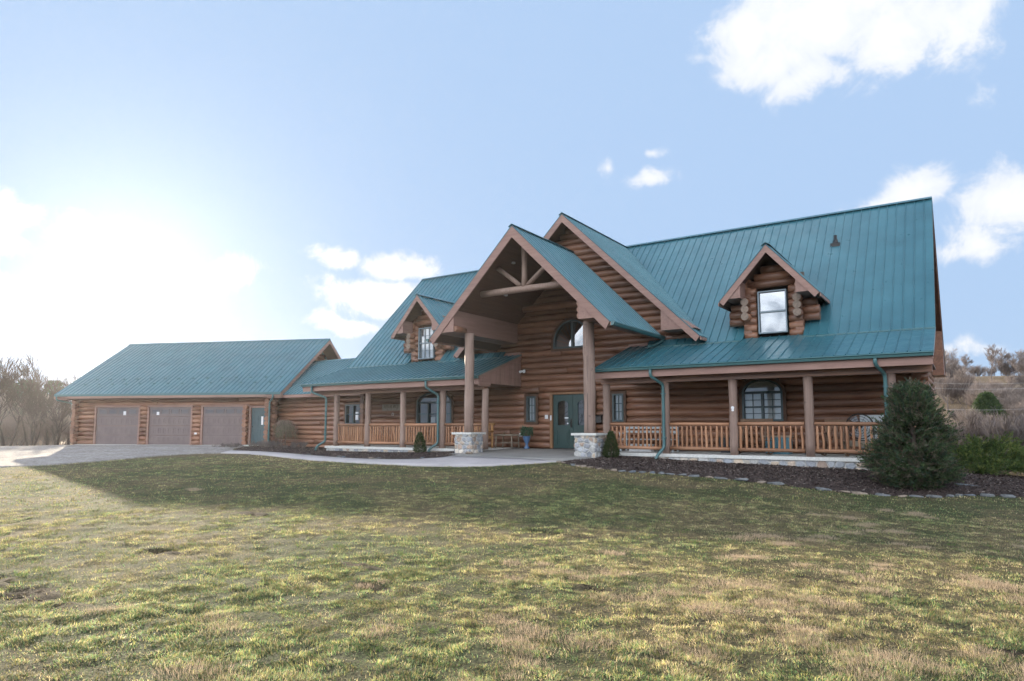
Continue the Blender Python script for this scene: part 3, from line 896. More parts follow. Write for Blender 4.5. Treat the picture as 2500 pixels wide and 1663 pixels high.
roof_sheet(house, [(-33.45, e2, zb2), (-24.1, e2, zb2), (-24.1, 7.6, 2.6), (-34.9, 7.6, 2.6)], (1, 0, 0), name='breezeway_roof', seam=.6)
cap(house, (-33.3, e2, zb2), (-24.1, e2, zb2))
m = MB(); m.box(-31.9, -24.1, e1 + .0, e1 + .04, 2.42, 2.57); m.build('fascia', M['trim'], house)
m = MB(); m.box(-31.9, -24.2, e1 + .05, BY, 2.46, 2.5); m.build('soffit', M['soffit'], house)
m = MB(); m.tube([(-27.9, 1.6, 3.3), (-27.9, 1.6, 3.55)], [.05, .05], n=10); m.box(-28.0, -27.8, 1.5, 1.7, 3.2, 3.36); m.build('roof_vent', M['iron'], house)

# weathered carved sign and horseshoe on the left porch wall (things hung on the wall)
OFF = Vector((0, 0, 0))
sg_ = MB(); sg_.box(-22.87, -21.65, -.085, -.05, 1.60, 1.90)
sign = sg_.build('carved_sign', plain('weathered_grey_board', (.30, .27, .22), .85, .1, var=.3, scale=9), None)
tag(sign, 'weathered grey carved board hung on the left porch wall', 'sign')
gl = MB(); rr = random.Random(5); x = -22.74
while x < -21.85:   # carved letters, worn past reading
    h_ = rr.uniform(.12, .15)
    for k in range(rr.choice((2, 3))): gl.box(x + k * .035, x + k * .035 + .013, -.09, -.086, 1.86 - h_, 1.86)
    if rr.random() < .7: zz = 1.86 - h_ * rr.choice((.1, .5, .95)); gl.box(x, x + .06, -.0895, -.0865, zz - .012, zz)
    x += .115
gl.build('carved_letters', M['casing'], sign)
hs = MB(); pts = [(-22.2 + .055 * math.cos(t), -.06, 1.42 + .07 * math.sin(t)) for t in [R(a) for a in range(-50, 231, 20)]]
hs.tube(pts, [.012] * len(pts), n=6); tag(hs.build('horseshoe', M['white'], None), 'small pale horseshoe nailed to the logs under the carved sign', 'horseshoe')
# ------------------------------------------------------------------ garage (built in its own frame: x right along the front, y back)
OFF = Vector((0, 0, 0))
GP = (-32.206, .153); GA = R(22.6)
garage = empty('garage', (GP[0], GP[1], 0), 'long low log garage with three closed doors and a green side door', 'garage', rz=GA)
GD = [(-10.74, -7.9), (-7.22, -4.5), (-3.75, -.98)]
m = MB()
ops = [(a - .1, b + .1, -.3, 2.0, 0) for a, b in GD] + [(-.82, .32, -.3, 2.0, 0)]
log_wall(m, -12.15, .5, -.18, 2.75, .10, ops, seed=41)
m.build('front_wall', M['log'], garage)
for x, sd in ((.38, 42), (-12.05, 43)):
    m = MB(); log_wall(m, -.15, 10.0, -.18, 6.1, x, (), span=lambda z: ((-.15, 10.1) if z < 2.75 else ((z - 2.75) / .643 - .1, 10.1 - (z - 2.75) / .643)), axis='y', seed=sd)
    m.build('gable_end_wall', M['log_y'], garage)
for x0, x1 in ((.2, .72), (-12.0, -12.4)):
    m = MB()
    for k in range(11): z = -.18 + LOGH * (k + .5); m.log((x0, .10, z), (x1 + rng.uniform(-.05, .05), .10, z), r=.134, n=12, wob=.003)
    m.build('corner_logs', M['log'], garage)
for x0, y0, n_, dz in ((.38, -.32, 10, 0), (-12.05, -.3, 10, 0), (-.98, -.28, 9, -.1)):
    m = MB()
    for k in range(n_): z = -.18 + LOGH * (k + 1.0) + dz; m.log((x0, y0 + rng.uniform(-.04, .04), z), (x0, .1, z), r=.125, n=12, wob=.003)
    m.build('corner_logs', M['log_y'], garage)
m = MB(); m.box(-12.0, .3, 9.9, 10.1, -.3, 2.8); m.box(-12.0, .3, .3, 9.8, -.3, -.19); m.build('rear_wall', M['room'], garage)
for i, (a, b) in enumerate(GD):
    d = MB(); z0, H = -.17, 2.14; ph = H / 4
    for r_ in range(4):
        za = z0 + r_ * ph; d.box(a, b, .06, .10, za + .006, za + ph - .006, tone=rng.uniform(.95, 1.05))
        n_ = 8
        for k in range(n_):
            xa = a + .07 + (b - a - .14) * k / n_; xb = a + .07 + (b - a - .14) * (k + 1) / n_ - .06
            if r_ < 3: ring(d, (xa, xb, za + .09, za + ph - .09, 0), 0, .03, .052, .062); d.box(xa + .045, xb - .045, .05, .062, za + .135, za + ph - .135)
    gd = d.build('garage_door', M['garage_door'], garage)
    for k in range(4):
        xa = a + .12 + (b - a - .2) * k / 4; xb = a + .12 + (b - a - .2) * (k + 1) / 4 - .1
        f = MB(); ring(f, (xa, xb, z0 + 3 * ph + .13, z0 + 4 * ph - .12, 0), 0, .03, .046, .062)
        pf = f.build('door_window', M['garage_door'], gd)
        s = MB(); s.add([(xa + .02, .056, z0 + 3 * ph + .15), (xb - .02, .056, z0 + 3 * ph + .15), (xb - .02, .056, z0 + 4 * ph - .14), (xa + .02, .056, z0 + 4 * ph - .14)], [(0, 1, 2, 3)])
        s.build('pane', M['glass'], pf, recalc=False)
    f = MB(); f.box(a - .1, a, -.02, .2, -.18, 2.08); f.box(b, b + .1, -.02, .2, -.18, 2.08); f.box(a - .001, b + .001, -.018, .2, 1.97, 2.08)
    f.build('door_casing', M['trim'], gd)
    if i < 2:
        f = MB(); xx = (-8.95, -6.75)[i]; f.box(xx, xx + .17, .035, .045, 1.52, 1.74 - .04 * i); f.build('notice_or_lit_pane', M['white'], gd)  # white card standing in for light seen through a door pane
m = MB(); m.box(-12.1, -.9, -.12, .3, -.24, -.172); m.build('threshold_slab', M['slab'], garage)
# pedestrian door in its recess
f = MB(); f.box(-.86, -.74, -.02, .2, -.18, 2.0); f.box(.22, .34, -.02, .2, -.18, 2.0); f.box(-.739, .219, -.018, .2, 1.9, 2.0)
pd = f.build('side_door', M['trim'], garage); pd['label'] = 'grey green side door with a small arched light'
f = MB(); f.box(-.73, .21, .06, .10, -.16, 1.89)
for (a, b, c, d) in ((-.62, -.32, -.02, .75), (-.2, .1, -.02, .75), (-.62, -.32, .9, 1.45), (-.62, .1, 1.55, 1.78)):
    ring(f, (a, b, c, d, 0), 0, .04, .045, .062)
lf = f.build('door_leaf', M['side_door'], pd)
f = MB(); f.box(-.14, -.02, .05, .058, .95, 1.42); f.build('door_light', M['blind'], lf)
f = MB(); f.tube([(-.64, .02, .85), (-.64, .05, .85)], [.035, .02], n=10); f.build('handle', M['iron'], lf)
m = MB(); m.box(-.9, .5, -1.1, -.1, -.3, -.14); m.build('door_step', M['slab'], garage)
m = MB(); m.box(-4.2, -4.06, -.06, -.04, .42, .52); m.build('white_wall_box', M['white'], garage)
# roof
SL = .643; ze = 2.72; zr = 6.32
roof_sheet(garage, [(-13.1, -.62, ze), (1.37, -.62, ze), (1.37, 5.0, zr + .013), (-13.1, 5.0, zr + .013)], (1, 0, 0), phase=.07)
roof_sheet(garage, [(-13.1, 5.0, zr + .013), (1.37, 5.0, zr + .013), (1.37, 10.6, ze), (-13.1, 10.6, ze)], (1, 0, 0), name='rear_roof', seam=.6)
cap(garage, (-13.1, 5, zr + .01), (1.37, 5, zr + .01))
m = MB(); m.box(-13.05, 1.32, -.60, -.55, 2.47, 2.69); m.build('fascia', M['trim'], garage)
m = MB(); m.box(-13.08, 1.36, -.64, -.605, 2.60, 2.71); m.build('drip_edge', M['gutter'], garage)
m = MB(); m.box(-13.0, 1.3, -.55, .05, 2.44, 2.47); m.build('soffit', M['soffit'], garage)
for sg, x in ((1, 1.37), (-1, -13.1)):
    for (ya, za_, yb, zb_) in ((-.62, ze, 5.0, zr), (5.0, zr, 10.6, ze)):
        m = MB(); m.prism([(x, ya, za_ - .03), (x, yb, zb_ - .03), (x, yb, zb_ - .28), (x, ya, za_ - .26)], (-sg * .045, 0, 0)); m.build('rake_board', M['trim_y'], garage)
        m = MB(); m.prism([(x - sg * .05, ya, za_ - .06), (x - sg * .05, yb, zb_ - .06), (x - sg * .05, yb, zb_ - .14), (x - sg * .05, ya, za_ - .14)], (-sg * .85, 0, 0)); m.build('soffit', M['soffit'], garage)
    m = MB(); m.prism([(x - sg * .02, -.6, 2.42), (x - sg * .02, .6, 2.42), (x - sg * .02, .6, 3.3), (x - sg * .02, -.6, 2.66)], (-sg * .8, 0, 0)); m.build('eave_box', M['trim_y'], garage)
k = 0
for row, (y, n_) in enumerate(((.28, 14), (.78, 14))):
    for i in range(n_):
        x = -11.9 + i * .93 + row * .33; z = ze + (y + .62) * SL
        m = MB(); m.box(x - .05, x + .05, y - .02, y + .03, z + .0, z + .085); m.prism([(x - .05, y + .03, z), (x - .05, y + .16, z + .075), (x - .05, y + .03, z + .06)], (.1, 0, 0))
        m.build('snow_guard', M['gutter'], garage)
downspout(garage, [(.95, -.68, 2.6), (.95, -.68, 2.4), (.62, -.42, 2.2), (.62, -.42, .1), (.62, -.42, -.05), (.62, -.6, -.1)], r=.05)
downspout(garage, [(-12.9, -.66, 2.6), (-12.9, -.66, 2.4), (-12.35, .34, 2.15), (-12.35, .36, .1), (-12.35, .36, 0), (-12.5, .36, -.1)], r=.045)
# ------------------------------------------------------------------ ground and paving
OFF = Vector((0, 0, 0))
G_EDGE = [(-62, -15.5), (-40, -16.2), (-29.5, -15.6), (-26.6, -14.0), (-26.3, -12.4), (-26.5, -10.9), (-27.2, -9.2), (-27.6, -7.8), (-27.5, -6.6), (-26.9, -5.75)]
W_NEAR = [(-26.9, -5.75), (-25.6, -5.4), (-23.19, -5.75), (-19.4, -6.75), (-16.13, -7.5), (-13.87, -7.68), (-12.21, -7.4), (-11.53, -6.95), (-10.72, -5.95), (-10.3, -5.15)]
W_FAR = [(-14.56, -4.93), (-14.62, -5.64), (-15.19, -6.15), (-16.14, -6.3), (-18.57, -5.72), (-21.4, -4.95), (-24.2, -4.45), (-26.2, -4.3), (-28.2, -4.4)]
P_LINE = [(-14.56, -5.17), (-11.29, -5.15), (-10.3, -5.25)]
GRAVEL = G_EDGE + [(-28.2, -4.4), (-30.6, -2.6), (-31.9, -1.0), (-33.4, -.45), (-44.2, -5.0), (-45.5, -2.5), (-62, -3)]
WALK = W_NEAR + [(-10.3, -5.25), (-11.29, -5.15), (-14.56, -5.17)] + W_FAR[1:]
PATIO = [(-15.4, -.05), (-9.93, -.05), (-9.93, -4.4), (-10.3, -5.25), (-11.29, -5.15), (-14.56, -5.17), (-14.56, -4.6), (-15.4, -4.2)]
BED_R = [(-10.3, -5.21), (-9.53, -5.72), (-8.67, -6.0), (-7.66, -6.05), (-6.74, -5.85), (-5.9, -5.72), (-4.88, -5.62), (-3.93, -5.5), (-2.99, -5.5), (-2.1, -5.5), (-1.3, -5.3), (-.6, -4.95), (.1, -4.3), (.9, -3.9), (1.9, -3.2), (2.3, -1), (2.2, 2.5), (.8, 4.2), (-.9, 4), (-.9, -2.3), (-9.93, -2.3), (-9.93, -4.4)]
BED_L = [(-15.4, -4.2), (-14.56, -4.6), (-14.56, -4.93), (-14.62, -5.5), (-15.19, -5.95), (-16.14, -6.1), (-18.57, -5.52), (-21.4, -4.75), (-24.2, -4.25), (-26.2, -4.1), (-28.2, -4.2), (-30.6, -2.4), (-31.9, -.8), (-31.9, 1.1), (-24.1, 1.1), (-24.0, -2.3), (-15.35, -2.3)]
HOUSE_FP = [(-24.3, 0), (-.9, 0), (-.9, 10.3), (-24.3, 10.3)]
MUDS_OLD = [(-8.6, -20.3, 1.5, .38), (-10.4, -15.7, .7, .3), (-11.0, -17.6, .8, .25), (-8.5, -14.2, .6, .25), (-4.7, -17.9, .9, .3), (-3.6, -16.3, .8, .25), (-1.2, -15.2, .7, .22), (-6.2, -17.2, 1.2, .3), (1.5, -16.8, .8, .25), (-1.6, -19.6, .5, .2), (-.2, -14.3, .8, .2), (1.6, -15.6, .9, .2)]


MUDS = [(-7.7, -20.05, 1.2, .27), (-8.9, -18.2, .5, .15), (-10.6, -15.6, .5, .16), (-6.2, -17.3, .55, .12), (-5.3, -17.9, .5, .12), (-5.4, -13.9, .7, .13), (-3.3, -16.6, .4, .1), (-1.4, -14.6, .5, .1), (.6, -16.4, .5, .1), (-2.0, -19.2, .3, .1)]


def micro(x, y):
    return (fbm(x, y, .9, 3) - .5) * .014 + (fbm(x, y, .21, 9, 2) - .5) * .038


def lawn_mask(x, y):
    m = np.ones(np.shape(x), bool)
    for p in (GRAVEL, WALK, PATIO, BED_R, BED_L, HOUSE_FP): m &= ~in_poly(x, y, p)
    return m


def mud(x, y):
    v = np.zeros(np.shape(x))
    for cx, cy, a, b in MUDS:
        d = np.sqrt(((x - cx) / a) ** 2 + ((y - cy) / b) ** 2) + .9 * (fbm(x, y, .45, 91) - .5) * 2
        v = np.maximum(v, 1 - ss(.55, 1.05, d))
    return v


def axis_pts(a0, a1, step, lo, hi, grow_):
    p = list(np.arange(a0, a1 + 1e-6, step)); s = step; x = a0; left = []
    while x > lo: s *= grow_; x -= s; left.append(x)
    s = step; x = a1; right = []
    while x < hi: s *= grow_; x += s; right.append(x)
    return np.array(left[::-1] + p + right)


gx = axis_pts(-27.5, 7.0, .09, -320, 320, 1.09)
gy = np.unique(np.concatenate([axis_pts(-22.5, -4.0, .075, -320, 320, 1.085)]))
GX, GY = np.meshgrid(gx, gy, indexing='ij')
near = (np.abs(GX + 10) < 60) & (np.abs(GY + 8) < 60)
lm = np.zeros(GX.shape); lm[near] = lawn_mask(GX[near], GY[near])
dd = np.full(GX.shape, 5.0)
for p in (GRAVEL, WALK, PATIO, BED_R, BED_L):
    dd[near] = np.minimum(dd[near], dist_poly(GX[near], GY[near], p))
w_in = lm * ss(0, .25, dd) * near
Z = height(GX, GY)
md = np.where(near, mud(GX, GY), 0)
rough_z = micro(GX, GY)
lump = md * ((fbm(GX, GY, .34, 21, 3) - .5) * .17 - .012)
Z = Z + w_in * (rough_z + lump) - .035 * (1 - lm) * near - .01 * lm * (1 - ss(0, .25, dd)) * near
nx, ny = GX.shape; I = np.arange(nx * ny).reshape(nx, ny)
quads = np.stack([I[:-1, :-1], I[1:, :-1], I[1:, 1:], I[:-1, 1:]], -1).reshape(-1, 4)
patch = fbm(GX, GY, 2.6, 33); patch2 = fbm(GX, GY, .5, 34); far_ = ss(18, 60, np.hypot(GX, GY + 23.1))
c_green = np.array([.062, .072, .036]); c_tan = np.array([.11, .09, .056]); c_dark = np.array([.055, .042, .03])
t = ss(.35, .65, patch * .6 + patch2 * .4)[..., None]
col = c_green * (1 - t) + c_tan * t
col = col * (.75 + .5 * patch2[..., None])
col = col * (1 - md[..., None]) + c_dark * md[..., None]
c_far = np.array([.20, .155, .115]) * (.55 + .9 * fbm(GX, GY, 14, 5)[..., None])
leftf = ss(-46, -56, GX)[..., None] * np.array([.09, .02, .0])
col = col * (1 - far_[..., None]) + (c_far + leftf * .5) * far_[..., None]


def ground_mat():
    m, nt, b, _ = new_mat('winter_lawn_ground')
    a = nd(nt, 'ShaderNodeAttribute', attribute_name='col'); v = coords(nt)
    n1 = noise(nt, v, 34, 6, .7); n2 = noise(nt, v, 7, 5, .65)
    c = mix(nt, 1.0, a.outputs['Color'], ramp(nt, n1, [(.36, (.3, .28, .26)), (.5, (.9, .9, .85)), (.64, (2.1, 2.0, 1.7))]), 'MULTIPLY')
    c = mix(nt, 1.0, c, ramp(nt, n2, [(.3, (.7, .72, .7)), (.7, (1.25, 1.2, 1.15))]), 'MULTIPLY')
    nt.links.new(c, b.inputs['Base Color']); b.inputs['Roughness'].default_value = .95; b.inputs['Specular IOR Level'].default_value = .1
    bump(nt, b, math_(nt, 'ADD', n1, math_(nt, 'MULTIPLY', n2, .8)), .9, .035)
    return m


g = npmesh('ground', np.stack([GX, GY, Z], -1).reshape(-1, 3), quads, ground_mat(), col=col.reshape(-1, 3), smooth=True)
tag(g, 'winter lawn of short green and tan grass falling away to fields and a hillside', kind='structure')


def sheet_mesh(name, poly, lift, step, mat, label, bumpf=None, edge_drop=.05, kind='structure', zf=None):
    """a sheet draped on the terrain, with a skirt"""
    P = []
    for (a, b) in zip(poly, poly[1:] + poly[:1]):
        L = math.hypot(b[0] - a[0], b[1] - a[1]); n = max(1, int(L / step))
        for i in range(n): P.append((a[0] + (b[0] - a[0]) * i / n, a[1] + (b[1] - a[1]) * i / n))
    nb = len(P); xs = [p[0] for p in P]; ys = [p[1] for p in P]
    qx, qy = np.meshgrid(np.arange(min(xs), max(xs), step), np.arange(min(ys), max(ys), step))
    qx = qx.ravel() + NR.uniform(-.2, .2, qx.size) * step; qy = qy.ravel() + NR.uniform(-.2, .2, qy.size) * step
    k = in_poly(qx, qy, poly) & (dist_poly(qx, qy, poly) > step * .45)
    pts = P + list(zip(qx[k].tolist(), qy[k].tolist()))
    v2, e2_, f2, *_ = delaunay_2d_cdt([Vector(p) for p in pts], [(i, (i + 1) % nb) for i in range(nb)], [], 1, 1e-5)
    X = np.array([v.x for v in v2]); Y = np.array([v.y for v in v2])
    z = (height(X, Y) if zf is None else zf(X, Y)) + lift
    if bumpf is not None: z = z + bumpf(X, Y) * ss(0, .3, dist_poly(X, Y, poly))
    me = bpy.data.meshes.new(name); vs = [(float(a), float(b), float(c)) for a, b, c in zip(X, Y, z)]
    fs = [tuple(f) for f in f2]; ed = {}
    for f in fs:
        for i in range(len(f)):
            e_ = (f[i], f[(i + 1) % len(f)]); ed[e_] = ed.get(e_, 0) + 1
    bd = [e_ for e_ in ed if (e_[1], e_[0]) not in ed]; mp = {}
    for a, b in bd:
        for q in (a, b):
            if q not in mp: mp[q] = len(vs); vs.append((vs[q][0], vs[q][1], vs[q][2] - edge_drop))
    fs += [(b, a, mp[a], mp[b]) for a, b in bd]
    me.from_pydata(vs, [], fs); me.polygons.foreach_set('use_smooth', [True] * len(fs)); me.materials.append(mat); me.update()
    o = bpy.data.objects.new(name, me); COL.objects.link(o)
    return tag(o, label, kind=kind)


def gravel_mat():
    m, nt, b, _ = new_mat('pale_gravel'); v = coords(nt)
    vo = nd(nt, 'ShaderNodeTexVoronoi'); vo.inputs['Scale'].default_value = 22; nt.links.new(v, vo.inputs['Vector'])
    vo2 = nd(nt, 'ShaderNodeTexVoronoi'); vo2.inputs['Scale'].default_value = 7; nt.links.new(v, vo2.inputs['Vector'])
    n = noise(nt, v, .8, 5, .6)
    c = ramp(nt, vo.outputs['Color'], [(.1, (.17, .148, .135)), (.5, (.34, .305, .28)), (.9, (.54, .50, .465))])
    c = mix(nt, .45, c, ramp(nt, vo2.outputs['Color'], [(.2, (.16, .145, .14)), (.8, (.42, .39, .37))]))
    c = mix(nt, 1.0, c, ramp(nt, n, [(.3, (.78, .76, .74)), (.7, (1.1, 1.1, 1.1))]), 'MULTIPLY')
    nt.links.new(c, b.inputs['Base Color']); b.inputs['Roughness'].default_value = .95; b.inputs['Specular IOR Level'].default_value = .15
    bump(nt, b, math_(nt, 'ADD', vo.outputs['Distance'], math_(nt, 'MULTIPLY', vo2.outputs['Distance'], .8)), 1.0, .04)
    return m


def concrete_mat(name, base, var=.12):
    m, nt, b, _ = new_mat(name); v = coords(nt)
    n = noise(nt, v, 1.3, 6, .65); n2 = noise(nt, v, 45, 4, .6)
    c = ramp(nt, n, [(.3, tuple(x * (1 - var) for x in base)), (.7, tuple(x * (1 + var) for x in base))])
    c = mix(nt, 1.0, c, ramp(nt, n2, [(.3, (.82,) * 3), (.7, (1.12,) * 3)]), 'MULTIPLY')
    nt.links.new(c, b.inputs['Base Color']); b.inputs['Roughness'].default_value = .85; b.inputs['Specular IOR Level'].default_value = .25
    bump(nt, b, n2, .4, .006); return m


def mulch_mat():
    m, nt, b, _ = new_mat('brown_mulch'); v = coords(nt)
    n = noise(nt, v, 30, 6, .75); n2 = noise(nt, v, 2, 4, .6)
    c = ramp(nt, n, [(.35, (.018, .013, .012)), (.5, (.052, .038, .034)), (.66, (.125, .098, .088))])
    c = mix(nt, 1.0, c, ramp(nt, n2, [(.3, (.75,) * 3), (.7, (1.2,) * 3)]), 'MULTIPLY')
    nt.links.new(c, b.inputs['Base Color']); b.inputs['Roughness'].default_value = .95; b.inputs['Specular IOR Level'].default_value = .15
    bump(nt, b, n, 1.0, .05); return m


sheet_mesh('driveway', GRAVEL, .012, .45, gravel_mat(), 'pale gravel driveway in front of the garage', bumpf=lambda x, y: (fbm(x, y, 3, 8) - .5) * .03)
sheet_mesh('path', WALK, .03, .4, concrete_mat('pale_walk_concrete', (.40, .365, .36)), 'pale concrete path curving past the beds to the entrance')
PAT_Z = lambda x, y: np.interp(-y, [0, 3.8, 5.3], [-.012, -.105, -.128])
sheet_mesh('patio', PATIO, .0, .4, concrete_mat('grey_patio_concrete', (.235, .225, .21)), 'grey concrete patio under the portico', zf=PAT_Z, edge_drop=.15)
mb_ = lambda x, y: .05 + (fbm(x, y, .9, 15) - .5) * .06
sheet_mesh('mulch_bed_right', BED_R, .0, .2, mulch_mat(), 'dark mulch bed along the right porch', bumpf=mb_, edge_drop=.03)
sheet_mesh('mulch_bed_left', BED_L, .0, .2, bpy.data.materials['brown_mulch'], 'dark mulch bed along the left porch and breezeway', bumpf=mb_, edge_drop=.03)


def bed_z(x, y):
    p = BED_R if x > -12 else BED_L
    xa, ya = np.array([x]), np.array([y])
    return float((height(xa, ya) + mb_(xa, ya) * ss(0, .3, dist_poly(xa, ya, p)) * in_poly(xa, ya, p))[0])


# bark chips on the beds
def chips(n, poly, name, label):
    xs = [p[0] for p in poly]; ys = [p[1] for p in poly]
    x = NR.uniform(min(xs), max(xs), n * 3); y = NR.uniform(min(ys), max(ys), n * 3)
    k = in_poly(x, y, poly); x = x[k][:n]; y = y[k][:n]; n = len(x)
    z = height(x, y) + mb_(x, y) * ss(0, .3, dist_poly(x, y, poly)) + .006
    L = NR.uniform(.012, .035, n); w = NR.uniform(.005, .013, n); a = NR.uniform(0, 6.28, n); tz = NR.uniform(-.7, .7, n); tw = NR.uniform(-.8, .8, n)
    u = np.stack([np.cos(a) * np.cos(tz), np.sin(a) * np.cos(tz), np.sin(tz)], -1) * L[:, None]
    v = np.stack([-np.sin(a) * np.cos(tw), np.cos(a) * np.cos(tw), np.sin(tw)], -1) * w[:, None]
    c = np.stack([x, y, z], -1); V = np.stack([c - u - v, c + u - v, c + u + v, c - u + v], 1).reshape(-1, 3)
    base = np.array([.072, .052, .045]) * NR.uniform(.4, 1.7, n)[:, None]; pale = NR.random(n) < .10
    base[pale] = np.array([.26, .22, .19]) * NR.uniform(.6, 1.1, pale.sum())[:, None]
    o = npmesh(name, V, np.arange(4 * n).reshape(-1, 4), M['chip'], col=np.repeat(base, 4, 0))
    tag(o, label, 'mulch', kind='stuff')


chips(26000, BED_R, 'bark_chips', 'loose bark chips on the right mulch bed')
chips(14000, BED_L, 'bark_chips', 'loose bark chips on the left mulch bed')

# edging stones, each its own slab
SG = 'edging stones along the beds'


def slab_stone(x, y, L, Wd, H, rz, col, label, seed):
    rr = random.Random(seed); bm = bmesh.new()
    for k in range(26):
        a = rr.uniform(0, 6.283); q = rr.uniform(.75, 1); zz = rr.choice((-.5, .15, .5)); s_ = 1 if zz < .4 else .82
        bm.verts.new((math.cos(a) * L / 2 * q * s_, math.sin(a) * Wd / 2 * q * s_, zz * H + rr.uniform(-.06, .06) * H))
    r = bmesh.ops.convex_hull(bm, input=bm.verts[:])
    for v in [v for v in r['geom_interior'] if isinstance(v, bmesh.types.BMVert)]: bm.verts.remove(v)
    me = bpy.data.meshes.new('edging_stone'); bm.to_mesh(me); bm.free()
    ta = me.attributes.new('tone', 'FLOAT', 'POINT'); ta.data.foreach_set('value', [1.0] * len(me.vertices))
    me.materials.append(col); o = bpy.data.objects.new('edging_stone', me); COL.objects.link(o)
    o.location = (x, y, hz(x, y) + H * .2); o.rotation_euler = (rr.uniform(-.2, .2), rr.uniform(-.14, .14), rz)
    tag(o, label, 'edging stone', SG)


SMAT = [plain('grey_flagstone', (.13, .135, .135), .85, .25, var=.45, scale=9, bumps=.6), plain('bluish_flagstone', (.12, .135, .15), .8, .3, var=.4, scale=8, bumps=.6),
        plain('tan_flagstone', (.22, .175, .135), .85, .2, var=.35, scale=9, bumps=.6)]
edge = BED_R[:14]; acc = 0; i = 0; sd = 0
pts = []
for (a, b) in zip(edge, edge[1:]):
    L = math.hypot(b[0] - a[0], b[1] - a[1]); n = 24
    for k in range(n): pts.append((a[0] + (b[0] - a[0]) * k / n, a[1] + (b[1] - a[1]) * k / n, math.atan2(b[1] - a[1], b[0] - a[0]), L / n))
nxt = 0
for (x, y, an, dl) in pts:
    acc += dl
    if acc >= nxt:
        rr = random.Random(sd); L = rr.uniform(.2, .5) if x > -6.5 else rr.uniform(.16, .32)
        if rr.random() < .93:
            slab_stone(x, y - .03, L, rr.uniform(.12, .20), rr.uniform(.035, .07), an + rr.uniform(-.15, .15), SMAT[rr.choice((0, 1, 0, 2)) if x > -8 else rr.choice((0, 2, 2))],
                       'flat grey or tan edging stone between the right mulch bed and the lawn', sd)
        nxt = acc + L * .98 + rr.uniform(0, .05); sd += 1
for k, (x, y) in enumerate([(-20.3, -4.95), (-19.9, -5.1), (-18.0, -5.5), (-17.5, -5.65), (-15.3, -5.75), (-15.0, -5.3), (-22.5, -4.6)]):
    slab_stone(x, y, rng.uniform(.25, .45), .2, .07, rng.uniform(-.3, .3), SMAT[k % 3], 'pale flat stone lying at the path side of the left mulch bed', 200 + k)
for k, (x, y) in enumerate([(-14.7, -4.0), (-14.55, -4.15), (-.05, -3.3)]):
    slab_stone(x, y, .3 + .4 * (k == 2), .22 + .15 * (k == 2), .12, .3 * k, SMAT[2 - (k == 2)], ('small tan rock beside the left stone pier, nearer the pier', 'small tan rock beside the left stone pier, nearer the path', 'broad flat rock between the tall evergreen and the juniper')[k], 230 + k)

